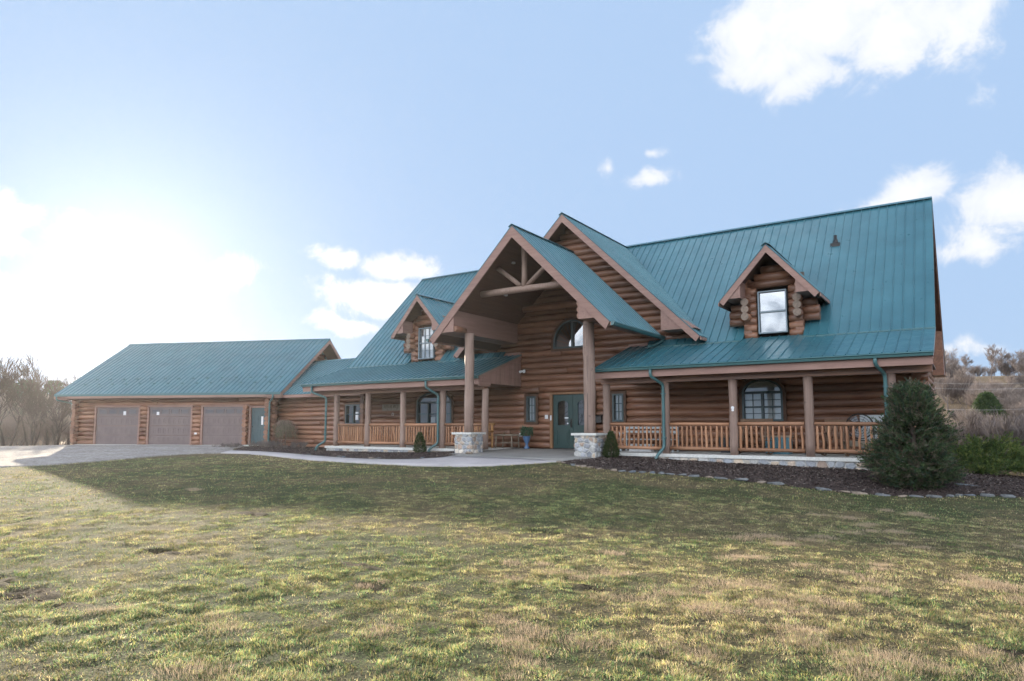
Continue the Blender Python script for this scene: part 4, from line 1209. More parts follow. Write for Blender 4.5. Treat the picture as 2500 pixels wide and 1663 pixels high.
# ------------------------------------------------------------------ grass blades
def blades(name, n, r0, r1, hmin, hmax, w0, label, tall=False, seed=1, nseg=2, region=None, dens_fn=None):
    g = np.random.default_rng(seed)
    N = int(n * 1.9)
    r = np.sqrt(g.uniform(r0 ** 2, r1 ** 2, N)); a = YAW + np.radians(g.uniform(-43, 45, N))
    x = CAM[0] - np.sin(a) * r; y = CAM[1] + np.cos(a) * r
    # clumping: pull towards tuft centres
    k = lawn_mask(x, y); x = x[k]; y = y[k]
    d1 = .5 * vnoise(x, y, .09, seed + 2) + .5 * vnoise(x, y, .21, 41); d2 = fbm(x, y, .7, seed + 3); mudv = mud(x, y)
    dry = ss(.42, .62, fbm(x, y, 2.6, 33) * .6 + fbm(x, y, .5, 34) * .4)
    rk = np.hypot(x - CAM[0], y - CAM[1]); fade = (1 - ss(r1 - 2.2, r1, rk)) * (ss(r0, r0 + 2.2, rk) if r0 > 5 else 1)
    keep = g.random(len(x)) < fade * np.clip(.04 + 1.5 * ss(.25, .8, d1) * (.3 + d2), 0, 1) * (1 - .93 * mudv)
    x = x[keep][:n]; y = y[keep][:n]; d2 = d2[keep][:n]; dry = dry[keep][:n]; n = len(x)
    z = height(x, y) + micro(x, y) - .006
    rr_ = np.hypot(x - CAM[0], y - CAM[1])
    h = g.uniform(hmin, hmax, n) * (.35 + .7 * d2 + .6 * vnoise(x, y, .17, 71)) * (1 + .25 * (g.random(n) < .05))
    w = w0 * g.uniform(.7, 1.3, n)
    az_ = g.uniform(0, 6.283, n); lean = np.abs(g.normal(1.0, .45, n)); la = vnoise(x, y, .35, 77) * 12.6 + g.normal(0, .8, n)
    wd = np.stack([np.cos(az_), np.sin(az_), np.zeros(n)], -1) * w[:, None]
    ld = np.stack([np.cos(la), np.sin(la), np.zeros(n)], -1)
    base = np.stack([x, y, z], -1); up = np.array([0, 0, 1.])
    m1 = base + up * (h * .55 * np.cos(lean * .5))[:, None] + ld * (h * .55 * np.sin(lean * .5))[:, None]
    tp = m1 + up * (h * .5 * np.cos(lean * 1.3))[:, None] + ld * (h * .5 * np.sin(lean * 1.3))[:, None]
    green = np.array([.105, .165, .065]); ol = np.array([.27, .245, .085]); tan = (np.array([.36, .30, .15])[None] * (1 - ss(-9, 0, x)[:, None]) + np.array([.37, .295, .175])[None] * ss(-9, 0, x)[:, None]); brown = np.array([.17, .12, .075])
    u = g.random(n); pd_ = .17 + .30 * dry
    c = np.where((u < pd_)[:, None], tan * g.uniform(.45, 1.25, n)[:, None], np.where((u < pd_ + .28)[:, None], ol * g.uniform(.5, 1.3, n)[:, None], np.where((u < pd_ + .36)[:, None], brown, green * g.uniform(.5, 1.4, n)[:, None])))
    clump = fbm(x, y, .13, 55, 3); c = c * (.6 + .85 * ss(.3, .7, clump))[:, None] * (.7 + .6 * vnoise(x, y, .06, 66))[:, None] * 1.55; w = w * 1.0
    if nseg == 2:
        V = np.stack([base - wd, base + wd, m1 - wd * .75, m1 + wd * .75, tp], 1).reshape(-1, 3)
        b = np.arange(n)[:, None] * 5; F = np.concatenate([b + [0, 1, 3], b + [0, 3, 2], b + [2, 3, 4]]); C = np.repeat(c, 5, 0)
    else:
        V = np.stack([base - wd, base + wd, tp], 1).reshape(-1, 3); F = np.arange(3 * n).reshape(-1, 3); C = np.repeat(c, 3, 0)
    o = npmesh(name, V, F, M['blade'], col=C); tag(o, label, 'grass', kind='stuff')


blades('grass_blades', 460000, 3.6, 9.5, .016, .042, .0020, 'short mixed green and straw coloured blades of the nearest lawn', seed=1)
blades('grass_blades', 620000, 7.2, 16.5, .018, .042, .0029, 'short mixed grass blades of the middle lawn', seed=2, nseg=1)
blades('grass_blades', 300000, 14.5, 31.0, .020, .042, .0070, 'short mixed grass blades of the far lawn by the path', seed=3, nseg=1)


# straw coloured tufts
def tufts(spots, name, label, seed, colr, n_per=170, hh=(.05, .11), spread=.11):
    g = np.random.default_rng(seed); VV, CC = [], []
    for (cx, cy, s_) in spots:
        n = int(n_per * s_); x = cx + g.normal(0, spread * s_, n); y = cy + g.normal(0, spread * .8 * s_, n)
        k = lawn_mask(x, y); x = x[k]; y = y[k]; n = len(x)
        if n == 0: continue
        z = height(x, y) + micro(x, y) - .008
        h = g.uniform(hh[0], hh[1], n) * min(1.2, .6 + .4 * s_); az_ = g.uniform(0, 6.283, n); la = np.arctan2(y - cy, x - cx) + g.normal(0, .7, n); le = np.abs(g.normal(.45, .25, n))
        dist_ = np.hypot(x - CAM[0], y - CAM[1]); w = .0008 * np.maximum(1.6, dist_ / 4.0)
        wd = np.stack([np.cos(az_), np.sin(az_), np.zeros(n)], -1) * w[:, None]; base = np.stack([x, y, z], -1)
        tp = base + np.stack([np.cos(la) * np.sin(le) * h, np.sin(la) * np.sin(le) * h, np.cos(le) * h], -1)
        VV.append(np.stack([base - wd, base + wd, tp], 1).reshape(-1, 3)); CC.append(np.repeat(np.array(colr) * g.uniform(.75, 1.2, n)[:, None], 3, 0))
    V = np.concatenate(VV); o = npmesh(name, V, np.arange(len(V)).reshape(-1, 3), M['blade'], col=np.concatenate(CC)); tag(o, label, 'grass', kind='stuff')


def ray_ground(px, py):
    r = FW + RT * (px - 1250) / F_PX - UP * (py - PY) / F_PX; ds = np.arange(2, 60, .05); P = CAM + ds[:, None] * r
    k = np.argmax(P[:, 2] < height(P[:, 0], P[:, 1])); return P[k][0], P[k][1]


sp = []
for (px, py, s_) in [(1850,1440,1.6),(1915,1470,1.2),(1980,1455,1.5),(1975,1490,1.3),(1700,1470,1.5),(1640,1455,1.2),(1780,1450,1.0),(2030,1390,1.1),(2150,1390,1.0),(2160,1430,1.1),(1790,1360,1.0),(1850,1362,.9),(2020,1320,1.1),(1830,1318,1.2),(1870,1325,1.0),(2100,1305,1.0),(2060,1265,.9),(2110,1285,.9),(2210,1305,.9),(2180,1255,.8),(2250,1262,.8),(2460,1440,1.3),(2400,1430,1.0),(2480,1460,1.1),
                     (2060,1600,1.6),(2110,1620,1.5),(2160,1630,1.5),(2000,1570,1.2),(1900,1560,1.0),(1660,1600,1.4),(1240,1590,1.2),(1290,1600,1.1),(1430,1560,1.4),(1400,1590,1.1),(1250,1650,.8),(520,1510,1.1),(870,1545,1.0),(500,1620,1.2),(230,1480,.9),(1350,1400,.9),(1300,1385,1.0),(1500,1410,1.0),(1240,1420,.8),(1560,1480,1.1),(2250,1340,.9),(2480,1330,.8),(1500,1350,.8),(480,1200,.8),(2350,1600,1.2),(2440,1640,1.1),(1180,1500,.9),(930,1430,.7)]:
    x, y = ray_ground(px, py); k = 2
    for _ in range(k): sp.append((x + rng.gauss(0, .22), y + rng.gauss(0, .16), s_ * rng.uniform(.6, 1.1)))
tufts(sp, 'straw_tufts', 'pinkish straw tufts standing in the lawn', 5, (.50, .385, .27), n_per=420, hh=(.03, .07))
sp = []
g_ = random.Random(9)
for _ in range(170):
    r_ = math.sqrt(g_.uniform(16, 160)); a_ = YAW + R(g_.uniform(-42, 42)); sp.append((CAM[0] - math.sin(a_) * r_, CAM[1] + math.cos(a_) * r_, g_.uniform(.3, .7)))
tufts(sp, 'green_tufts', 'brighter green tufts of longer grass in the lawn', 6, (.12, .22, .035), n_per=70, hh=(.03, .07), spread=.07)
# ------------------------------------------------------------------ things on the porches
OFF = Vector((0, 0, 0))


def solo(mb, name, mat, loc, label, cat, group=None):
    o = mb.build(name, mat, None, off=loc); o.location = loc; return tag(o, label, cat, group)


def thing(name, loc, label, cat, group=None):
    global OFF
    OFF = Vector(loc); return empty(name, loc, label, cat, group)


MW = plain('old_grey_wood', (.26, .22, .17), .85, .2, var=.25, scale=7, bumps=.4)
MPW = plain('pale_painted_wood', (.42, .46, .47), .6, .3, var=.15, scale=4)
MBL = plain('faded_blue_metal', (.10, .24, .30), .5, .4, var=.15, scale=6)
MDK = plain('charcoal_plastic', (.03, .032, .036), .6, .4, var=.15)
MRW = wood('rustic_brown_wood', (.08, .045, .025), (.16, .095, .055), (.25, .16, .10), rough=.65)

# pale garden bench behind the first right-hand railing
t = thing('painted_bench', (-9.15, -.95, 0), 'pale painted garden bench behind the first railing right of the portico', 'bench')
for x in (-10.1, -8.2):
    for y in (-1.2, -.72):
        b = MB(); b.box(x - .03, x + .03, y - .03, y + .03, 0, .84 if y > -1 else .62); b.build('leg', MPW, t)
    b = MB(); b.box(x - .035, x + .035, -1.24, -.70, .60, .64); b.build('armrest', MPW, t)
b = MB(); [b.box(-10.1, -8.2, -1.2 + k * .12, -1.11 + k * .12, .40, .43) for k in range(4)]; b.build('seat', MPW, t)
b = MB(); b.box(-10.1, -8.2, -.72, -.69, .78, .85); b.box(-10.1, -8.2, -.72, -.69, .64, .71)
[b.box(-10.0 + k * .16, -9.95 + k * .16, -.71, -.70, .43, .66, tone=.7) for k in range(12)]; b.build('backrest', MPW, t)
solo((lambda b: (b.box(-9.75, -8.95, -1.3, -1.0, 0, .22), b.box(-9.77, -8.93, -1.32, -.98, .221, .25), b)[2])(MB()), 'storage_crate', plain('white_crate', (.6, .6, .6), .6, .3), (-9.35, -1.15, 0), 'white crate on the floor in front of the pale garden bench', 'crate')

# dark bin behind the second right-hand railing
t = thing('dark_bin', (-6.45, -.55, 0), 'charcoal bin with brown lid against the wall left of the arched window', 'bin')
b = MB(); b.prism([(-6.72, -.8, 0), (-6.18, -.8, 0), (-6.12, -.8, .5), (-6.78, -.8, .5)], (0, .5, 0)); [b.box(-6.7 + k * .12, -6.67 + k * .12, -.815, -.8, .05, .45) for k in range(5)]; b.build('body', MDK, t)
b = MB(); b.box(-6.82, -6.08, -.84, -.26, .501, .56); b.box(-6.6, -6.3, -.7, -.4, .56, .58); b.build('lid', MRW, t)

# blue ribbed tub
t = thing('blue_ribbed_chest', (-4.9, -.75, 0), 'faded blue ribbed metal chest with pale lid below the arched window', 'chest')
b = MB(); b.box(-5.25, -4.55, -1.0, -.5, 0, .52); [b.box(-5.24 + k * .045, -5.22 + k * .045, -1.012, -1.0, .01, .51) for k in range(16)]; b.build('body', MBL, t)
b = MB(); b.box(-5.29, -4.51, -1.04, -.46, .521, .57); b.build('lid', plain('tan_lid', (.4, .34, .26), .7, .2), t)


def rocker(x, y, label, seed, w=.62, high=1.08):
    t = thing('rocking_chair', (x, y, 0), label, 'chair', 'wooden rocking chairs on the right porch')
    for s in (-1, 1):
        b = MB(); b.tube([(x + s * w / 2, y - .5, .06), (x + s * w / 2, y, .02), (x + s * w / 2, y + .45, .10)], .022, n=6); b.build('rocker', MRW, t)
        b = MB(); b.tube([(x + s * w / 2, y - .28, .03), (x + s * w / 2, y - .28, .64)], .024, n=8); b.build('leg', MRW, t)
        b = MB(); b.tube([(x + s * w / 2, y + .2, .03), (x + s * w / 2, y + .34, high)], .024, n=8); b.build('leg', MRW, t)
        b = MB(); b.box(x + s * w / 2 - .035, x + s * w / 2 + .035, y - .34, y + .28, .64, .665); b.build('armrest', MRW, t)
    b = MB(); [b.box(x - w / 2, x + w / 2, y - .28 + k * .11, y - .19 + k * .11, .42, .44) for k in range(5)]; b.build('seat', MRW, t)
    b = MB(); b.box(x - w / 2, x + w / 2, y + .31, y + .34, high - .09, high)
    n = 7
    for k in range(n):
        xx = x - w / 2 + w * (k + .5) / n; b.prism([(xx - .022, y + .22, .46), (xx + .022, y + .22, .46), (xx + .022, y + .32, high - .09), (xx - .022, y + .32, high - .09)], (0, .015, 0))
    b.build('backrest', MRW, t)


rocker(-6.0 + .55, -1.5, 'dark wooden rocking chair just right of the post with the white badge', 1, w=.95, high=1.1)
rocker(-3.15, -1.5, 'dark wooden rocking chair right of the fourth porch post', 2, w=.62, high=1.06)

# bench with a big drum fan
t = thing('grey_bench', (-2.45, -1.1, 0), 'weathered grey bench under the drum fan near the right end of the porch', 'bench')
b = MB(); [b.box(-3.0, -1.9, -1.35 + k * .13, -1.24 + k * .13, .40, .44) for k in range(4)]; b.box(-3.0, -1.9, -1.36, -1.34, .28, .40); b.build('seat', MW, t)
for x in (-2.93, -1.97):
    for y in (-1.3, -.9): b = MB(); b.box(x - .035, x + .035, y - .035, y + .035, 0, .40); b.build('leg', MW, t)
t = thing('drum_fan', (-2.55, -1.15, .44), 'round black caged drum fan standing on the grey bench', 'fan')
cx, cy, cz, r = -2.55, -1.15, .86, .36
b = MB(); n = 40
for rr_ in (1.0, .8, .6, .4, .2): b.tube([(cx + r * rr_ * math.cos(2 * math.pi * k / 24), cy - .10 - .03 * (1 - rr_), cz + r * rr_ * math.sin(2 * math.pi * k / 24)) for k in range(25)], .007 if rr_ < 1 else .016, n=5, caps=False)
for k in range(12): a = math.pi * k / 6; b.tube([(cx, cy - .135, cz), (cx + r * math.cos(a), cy - .10, cz + r * math.sin(a))], .005, n=4)
b.build('cage', M['iron'], t)
b = MB(); b.tube([(cx, cy - .09, cz), (cx, cy + .10, cz)], [.06, .07], n=14); b.build('motor', M['iron'], t)
for k in range(3):
    a = 2 * math.pi * k / 3; b = MB(); u = Vector((math.cos(a), 0, math.sin(a))); v = Vector((-math.sin(a), 0, math.cos(a))); c = Vector((cx, cy, cz))
    b.prism([c + u * .06 - v * .04 + Vector((0, -.03, 0)), c + u * .06 + v * .05 + Vector((0, .03, 0)), c + u * .31 + v * .12 + Vector((0, .03, 0)), c + u * .31 - v * .09 + Vector((0, -.04, 0))], (0, .006, 0)); b.build('fan_blade', plain('grey_fan_blade_%d' % k, (.35, .36, .38), .4, .5), t)
b = MB(); b.tube([(cx + r * math.cos(2 * math.pi * k / 24), cy + .08, cz + r * math.sin(2 * math.pi * k / 24)) for k in range(25)], .014, n=5, caps=False); b.box(cx - .2, cx + .2, cy - .12, cy + .12, .44, .47); b.box(cx - r - .01, cx - r + .02, cy - .02, cy + .02, .47, cz); b.box(cx + r - .02, cx + r + .01, cy - .02, cy + .02, .47, cz); b.build('stand', M['iron'], t)
solo((lambda b: (b.prism([(-2.62, -.62, .10), (-1.98, -.62, .10), (-1.98, -.45, 1.2), (-2.62, -.45, 1.2)], (0, .03, 0)), b)[1])(MB()), 'leaning_board', MPW, (-2.3, -.6, 0), 'pale flat board leaning on the logs behind the drum fan', 'board')

# under the portico
t = thing('log_side_table', (-15.05 + -.2, -.55, 0), 'small rustic side table of peeled branches beside the left portico wall', 'side table')
x0, x1, y0, y1 = -15.75, -14.95, -.85, -.35
for (x, y) in ((x0, y0), (x1, y0), (x0, y1), (x1, y1)): b = MB(); b.tube([(x, y, -.02), (x + (.03 if x == x0 else -.03), y, .5)], [.028, .024], n=8); b.build('leg', MW, t)
b = MB(); [b.tube([(x0 - .08, y0 + k * .09, .515), (x1 + .08, y0 + k * .09, .515)], .03, n=8, tone=rng.uniform(.8, 1.1)) for k in range(7)]; b.build('table_top', MW, t)
b = MB(); b.tube([(x0, y0, .2), (x1, y0, .22)], .018, n=6); b.tube([(x0, y1, .2), (x1, y1, .2)], .018, n=6); b.tube([(x0, y0, .2), (x0, y1, .2)], .018, n=6); b.build('stretcher', MW, t)
solo((lambda b: (b.lathe(-15.5, -.6, [(.05, .545), (.06, .6), (.04, .66), (.03, .665)], n=12), b)[1])(MB()), 'small_pot', MRW, (-15.5, -.6, .545), 'small brown pot on the rustic side table', 'pot')

t = thing('log_armchair', (-16.35, -1.1, 0), 'orange peeled log armchair behind the left stone pier', 'chair')
MO = wood('honey_log', (.25, .12, .04), (.42, .22, .085), (.55, .32, .14), rough=.5)
for (x, y, h) in ((-16.75, -1.4, .62), (-15.95, -1.4, .62), (-16.75, -.8, .98), (-15.95, -.8, .98)): b = MB(); b.log((x, y, 0), (x, y, h), r=.05, n=10, wob=.004); b.build('leg', MO, t)
b = MB(); [b.log((-16.78, -1.38 + k * .1, .42), (-15.92, -1.38 + k * .1, .42), r=.045, n=8, wob=.004) for k in range(7)]; b.build('seat', MO, t)
b = MB(); b.log((-16.85, -.8, .95), (-15.85, -.8, .95), r=.055, n=10); [b.log((-16.6 + k * .16, -.8, .45), (-16.6 + k * .16, -.8, .93), r=.025, n=7, wob=.004) for k in range(4)]; b.build('backrest', MO, t)
for x in (-16.75, -15.95): b = MB(); b.log((x, -1.5, .66), (x, -.75, .66), r=.05, n=10); b.build('armrest', MO, t)


# ------------------------------------------------------------------ foliage
def sprays(P, D, n_leaf, L, Wd, lsz, cols, seed, droop=0.0, flat=.5):
    """P points, D directions: little branchlets with n_leaf leaves each -> tri arrays"""
    g = np.random.default_rng(seed); n = len(P); D = D / np.linalg.norm(D, axis=1, keepdims=True)
    t = g.uniform(.1, 1, (n, n_leaf)); base = P[:, None] + D[:, None] * (t * L)[..., None]; base[..., 2] -= droop * (t ** 2) * L
    rd = g.normal(0, 1, (n, n_leaf, 3)); rd /= np.linalg.norm(rd, axis=-1, keepdims=True)
    ld = D[:, None] * .8 + rd * .8; ld /= np.linalg.norm(ld, axis=-1, keepdims=True)
    sd = np.cross(ld, g.normal(0, 1, (n, n_leaf, 3))); sd /= np.linalg.norm(sd, axis=-1, keepdims=True) + 1e-9
    l = lsz * g.uniform(.6, 1.3, (n, n_leaf)); w = Wd * g.uniform(.7, 1.3, (n, n_leaf))
    V = np.stack([base - sd * w[..., None], base + sd * w[..., None], base + ld * l[..., None]], 2).reshape(-1, 3)
    cb = cols[g.integers(0, len(cols), n)] * g.uniform(.7, 1.25, (n, 1)); c = cb[:, None] * g.uniform(.8, 1.2, (n, n_leaf, 1))
    return V, np.repeat(c.reshape(-1, 3), 3, 0)


def foliage_mesh(name, V, C, parent, base):
    return npmesh(name, V, np.arange(len(V)).reshape(-1, 3), M['leaf'], parent, col=C, off=base)


def branch_stick(mb, A, B, r, seed):
    rr = random.Random(seed); A = Vector(A); B = Vector(B); m = 4; L = (B - A).length
    pts = [A.lerp(B, i / m) + Vector([rr.uniform(-.04, .04) * L * (0 if i in (0,) else 1) for _ in range(3)]) for i in range(m + 1)]
    mb.tube(pts, [r * (1 - .8 * i / m) for i in range(m + 1)], n=6); return pts


def conical(name, base, H, Rb, label, n, seed, pw=.8, lump=.25, cols=None, leaf=(.05, .012, .05), spray=(.16, 14), trunk_r=.06, lift=.0, tip=.03, droop=.15, clumps=0, csz=.13):
    g = np.random.default_rng(seed); bx, by, bz = base
    t = empty(name, base, label, 'shrub')
    u = g.uniform(0, 1, n) ** 1.15; a = g.uniform(0, 6.283, n)
    prof = (1 - u) ** pw * (ss(-.12, .16, u)) + tip
    rad = Rb * prof * (1 + lump * (fbm(a * 1.3 + u * 2, u * 5 + np.cos(a) * 1.5, .8, seed) - .5) * 2) * np.sqrt(g.uniform(.35, 1.05, n))
    P = np.stack([bx + rad * np.cos(a), by + rad * np.sin(a), bz + lift + u * H + g.normal(0, .02, n)], -1)
    D = np.stack([np.cos(a), np.sin(a), g.uniform(-.1, .9, n) + 1.2 * u], -1) + g.normal(0, .35, (n, 3))
    if clumps:      # boughs: sprays gather along short arms that reach past the outline
        ua = g.uniform(0, 1, clumps) ** 1.1; aa = g.uniform(0, 6.283, clumps)
        ra = Rb * ((1 - ua) ** pw * ss(-.12, .16, ua) + tip) * g.uniform(.7, 1.1, clumps); k = g.integers(0, clumps, n); s_ = g.uniform(.35, 1, n) ** .6
        arm = np.stack([ra[k] * np.cos(aa[k]) * s_, ra[k] * np.sin(aa[k]) * s_, ua[k] * H + (s_ - .6) * ra[k] * .45 * (1.2 - ua[k])], -1)
        P = np.array([bx, by, bz + lift]) + arm + g.normal(0, 1, (n, 3)) * csz * (.6 + .6 * s_)[:, None] * np.array([1, 1, .6]); P[:, 2] = np.maximum(P[:, 2], bz + .03)
        D = np.stack([np.cos(aa[k]), np.sin(aa[k]), .45 + ua[k]], -1) + g.normal(0, .4, (n, 3))
    V, C = sprays(P, D, spray[1], spray[0], leaf[1], leaf[2], cols, seed + 1, droop=droop)
    foliage_mesh('crown', V, C, t, base)
    m = MB(); m.tube([(bx, by, bz - .1), (bx + .02, by, bz + H * .5), (bx, by, bz + H * .93)], [trunk_r, trunk_r * .6, trunk_r * .15], n=8)
    rr = random.Random(seed)
    for k in range(int(14 + H * 8)):
        z = rr.uniform(.05, .8) * H; a_ = rr.uniform(0, 6.283); q = Rb * (1 - z / H) ** pw * .8
        branch_stick(m, (bx, by, bz + z), (bx + q * math.cos(a_), by + q * math.sin(a_), bz + z + q * .5), .018 * max(.4, Rb), rr.random())
    m.build('trunk', M['bark'], t, off=base)
    return t


PINE = np.array([(.055, .095, .04), (.068, .105, .04), (.085, .11, .048), (.10, .092, .06), (.045, .075, .045), (.13, .11, .075)])
px_, py_ = -1.08, -4.12
conical('evergreen_shrub', (px_, py_, bed_z(px_, py_) - .02), 2.3, 1.05, 'tall dark conical evergreen at the right end of the porch', 10500, 5, pw=.85, lump=.55, cols=PINE, leaf=(.05, .010, .055), spray=(.2, 17), trunk_r=.08, clumps=92, csz=.12)
CED = np.array([(.045, .075, .022), (.06, .09, .028), (.035, .06, .02), (.075, .10, .03)])
conical('dwarf_conifer', (-17.75, -3.15, bed_z(-17.75, -3.15)), .74, .25, 'small cone shaped evergreen in the left mulch bed by the downspout', 1500, 6, pw=.6, lump=.12, cols=CED, spray=(.07, 12), leaf=(.02, .006, .03), trunk_r=.02)
conical('dwarf_conifer', (-9.45, -3.35, bed_z(-9.45, -3.35)), .78, .26, 'small cone shaped evergreen beside the right stone pier', 1700, 7, pw=.62, lump=.12, cols=CED, spray=(.07, 12), leaf=(.02, .006, .03), trunk_r=.02)

# spreading juniper
g = np.random.default_rng(8); n = 6500; jx, jy = .50, 1.0; jz = hz(jx, jy)
t = empty('juniper', (jx, jy, jz), 'broad spreading bright green juniper at the right corner of the house', 'shrub')
a = g.uniform(0, 6.283, n); q = np.sqrt(g.uniform(0, 1, n)); u = q
hh = 1.0 * (1 - u ** 2.2) * g.uniform(.35, 1.05, n) * (1 - .28 * ss(-.2, 1, np.cos(a) * q)) + .12
kq = g.integers(0, 85, n); a = a[kq] + g.normal(0, .10, n); q = np.clip(q[kq] * 1.05 + g.normal(0, .06, n), 0, 1.1); hh = hh[kq] * g.uniform(.6, 1.08, n)
P = np.stack([jx + 1.55 * q * np.cos(a), jy + 1.2 * q * np.sin(a), jz + hh + .1 * (fbm(np.cos(a) * q * 3, np.sin(a) * q * 3, .8, 3) - .5)], -1)
D = np.stack([np.cos(a) * q + .25, np.sin(a) * q, np.full(n, .55)], -1) + g.normal(0, .3, (n, 3))
V, C = sprays(P, D, 16, .3, .011, .06, np.array([(.085, .135, .035), (.11, .16, .04), (.065, .10, .035), (.16, .19, .05)]), 9, droop=.1)
foliage_mesh('crown', V, C, t, (jx, jy, jz))
m = MB()
for k in range(26): a_ = rng.uniform(0, 6.283); q_ = rng.uniform(.5, 1.2); branch_stick(m, (jx, jy, jz - .05), (jx + 1.3 * q_ * math.cos(a_), jy + q_ * math.sin(a_), jz + rng.uniform(.3, .9)), .03, k)
m.build('trunk', M['bark'], t, off=(jx, jy, jz))

# urn with a plant beside the door
ux, uy = -14.45, -.55
t = thing('blue_urn', (ux, uy, 0), 'blue pedestal urn holding a leafy green plant left of the front door', 'planter')
b = MB(); b.lathe(ux, uy, [(.11, -.02), (.12, .03), (.06, .08), (.05, .16), (.08, .22), (.13, .34), (.155, .46), (.165, .48), (.15, .485)], n=24); b.build('urn', plain('blue_glazed_urn', (.08, .16, .30), .35, .5, var=.2, scale=8), t)
n = 260; a = g.uniform(0, 6.283, n); q = np.sqrt(g.uniform(0, 1, n)) * .2; z = g.uniform(.46, .8, n)
P = np.stack([ux + q * np.cos(a), uy + q * np.sin(a), z], -1); D = np.stack([np.cos(a), np.sin(a), np.full(n, .8)], -1) + g.normal(0, .4, (n, 3))
V, C = sprays(P, D, 9, .09, .014, .045, np.array([(.05, .14, .07), (.07, .17, .10), (.12, .2, .13), (.04, .1, .05)]), 12)
foliage_mesh('leaves', V, C, t, (ux, uy, 0))
OFF = Vector((0, 0, 0))


# ------------------------------------------------------------------ bare trees and brush
def bare_arrays(seed, H, r0, fork=.35, spread=.55, levels=5, kids=(3, 4), minr=.008, stems=1, lean=.15, shorten=.72):
    """lists of limb segments (thick) and twig segments (thin)"""
    rr = random.Random(seed); limbs, twigs = [], []

    def grow_b(p, d, L, r, lev):
        m = 4; q = Vector(p); pts = [q.copy()]; rad = [r]
        for i in range(m):
            d = (d + Vector((rr.uniform(-.16, .16), rr.uniform(-.16, .16), rr.uniform(-.04, .12)))).normalized()
            q = q + d * (L / m); pts.append(q.copy()); rad.append(max(minr, r * (1 - .45 * (i + 1) / m)))
        (limbs if lev < 2 else twigs).append((pts, rad))
        if lev >= levels: return
        for k in range(rr.randint(*kids)):
            tt = rr.uniform(.35, 1.0) if lev > 0 else rr.uniform(fork, 1.0)
            i = min(m, max(1, int(tt * m + .5))); b = pts[i]
            ax = Vector((rr.uniform(-1, 1), rr.uniform(-1, 1), rr.uniform(-.2, .5))).normalized()
            nd_ = (d * (1 - spread * .5) + ax * spread + Vector((0, 0, .12))).normalized()
            grow_b(b, nd_, L * rr.uniform(shorten - .14, shorten + .08), max(minr, rad[i] * rr.uniform(.5, .7)), lev + 1)
        if lev > 0: grow_b(pts[-1], d, L * .7, max(minr, rad[-1] * .8), lev + 1)
    for s in range(stems):
        a = rr.uniform(0, 6.283); l_ = lean * (1 if stems > 1 else .3)
        grow_b((rr.uniform(-.12, .12) * stems ** .5, rr.uniform(-.12, .12) * stems ** .5, -.15), Vector((math.cos(a) * l_, math.sin(a) * l_, 1)).normalized(), H * (.42 if levels > 3 else .5) * rr.uniform(.85, 1.1), r0 * rr.uniform(.7, 1), 0)
    return limbs, twigs


def seg_mesh(name, segs, n, mat):
    VV, FF = [], []; b = 0
    for pts, rad in segs:
        m = len(pts); P = np.array([tuple(p) for p in pts]); d = P[-1] - P[0]; d /= np.linalg.norm(d) + 1e-9
        a = np.array([0, 0, 1.]) if abs(d[2]) < .9 else np.array([1., 0, 0]); u = np.cross(d, a); u /= np.linalg.norm(u); w = np.cross(d, u)
        an = np.arange(n) * 2 * math.pi / n; ringv = np.cos(an)[:, None] * u + np.sin(an)[:, None] * w
        VV.append((P[:, None] + ringv[None] * np.array(rad)[:, None, None]).reshape(-1, 3))
        for i in range(m - 1):
            k = np.arange(n); k2 = (k + 1) % n; FF.append(np.stack([b + i * n + k, b + i * n + k2, b + (i + 1) * n + k2, b + (i + 1) * n + k], -1))
        b += m * n
    return np.concatenate(VV), np.concatenate(FF)


def bare_tree(name, loc, label, cat, group, mats=('bark', 'twig'), **kw):
    l, t = bare_arrays(**kw)
    root = empty(name, loc, label, cat, group)
    V, Fc = seg_mesh('trunk', l, 7, None); npmesh('trunk', V, Fc, M[mats[0]], root, smooth=True)
    if t: V, Fc = seg_mesh('crown', t, 3, None); npmesh('crown', V, Fc, M[mats[1]], root)
    return root


def place(root, x, y, rz, sc, label=None, z=None, first=[]):
    c = root if root.name not in first else copy_tree(root)
    first.append(root.name)
    c.location = (x, y, (hz(x, y) if z is None else z)); c.rotation_euler.z = rz; c.scale = (sc,) * 3
    if label: c['label'] = label
    return c


M['dark_bark'] = plain('dark_wet_bark', (.07, .055, .048), .9, .1, var=.3, scale=3)
M['far_twig'] = plain('grey_tan_far_twig', (.27, .22, .19), .95, .05, var=.3, scale=.15)
M['far_bark'] = plain('grey_far_bark', (.15, .125, .115), .95, .05, var=.3, scale=.5)
M['dark_twig'] = plain('dusky_brush_twig', (.17, .145, .135), .95, .05, var=.3, scale=.3)

# left edge, seen against the light
LT = [(22, 47, 6.4, 3, 'many stemmed bare tree at the far left edge of the view'), (78, 50, 5.2, 4, 'crooked bare tree second from the left edge'), (118, 52, 6.9, 1, 'tall slim forked bare tree between the leftmost trees and the garage'),
      (140, 46, 3.6, 3, 'low bare tree with arching stems close to the garage corner'), (163, 54, 5.8, 2, 'bare tree showing just over the left end of the garage roof'), (48, 58, 6.0, 2, 'leaning bare tree standing behind the two leftmost trees'), (-30, 47, 6.4, 2, 'bare tree standing just outside the left edge')]
for i, (px, d, H, st, lb) in enumerate(LT):
    p = at(px, 1042, d)
    r_ = bare_tree('bare_tree', (p[0], p[1], hz(p[0], p[1])), lb, 'tree', 'bare trees left of the garage', seed=300 + i, H=H, r0=.13 if st < 3 else .09, stems=st, levels=5 if st < 3 else 4, kids=(2, 3), spread=.5, minr=.012, lean=.4, mats=('dark_bark', 'dark_bark'))
GL = 'distant bare trees beyond the gravel'
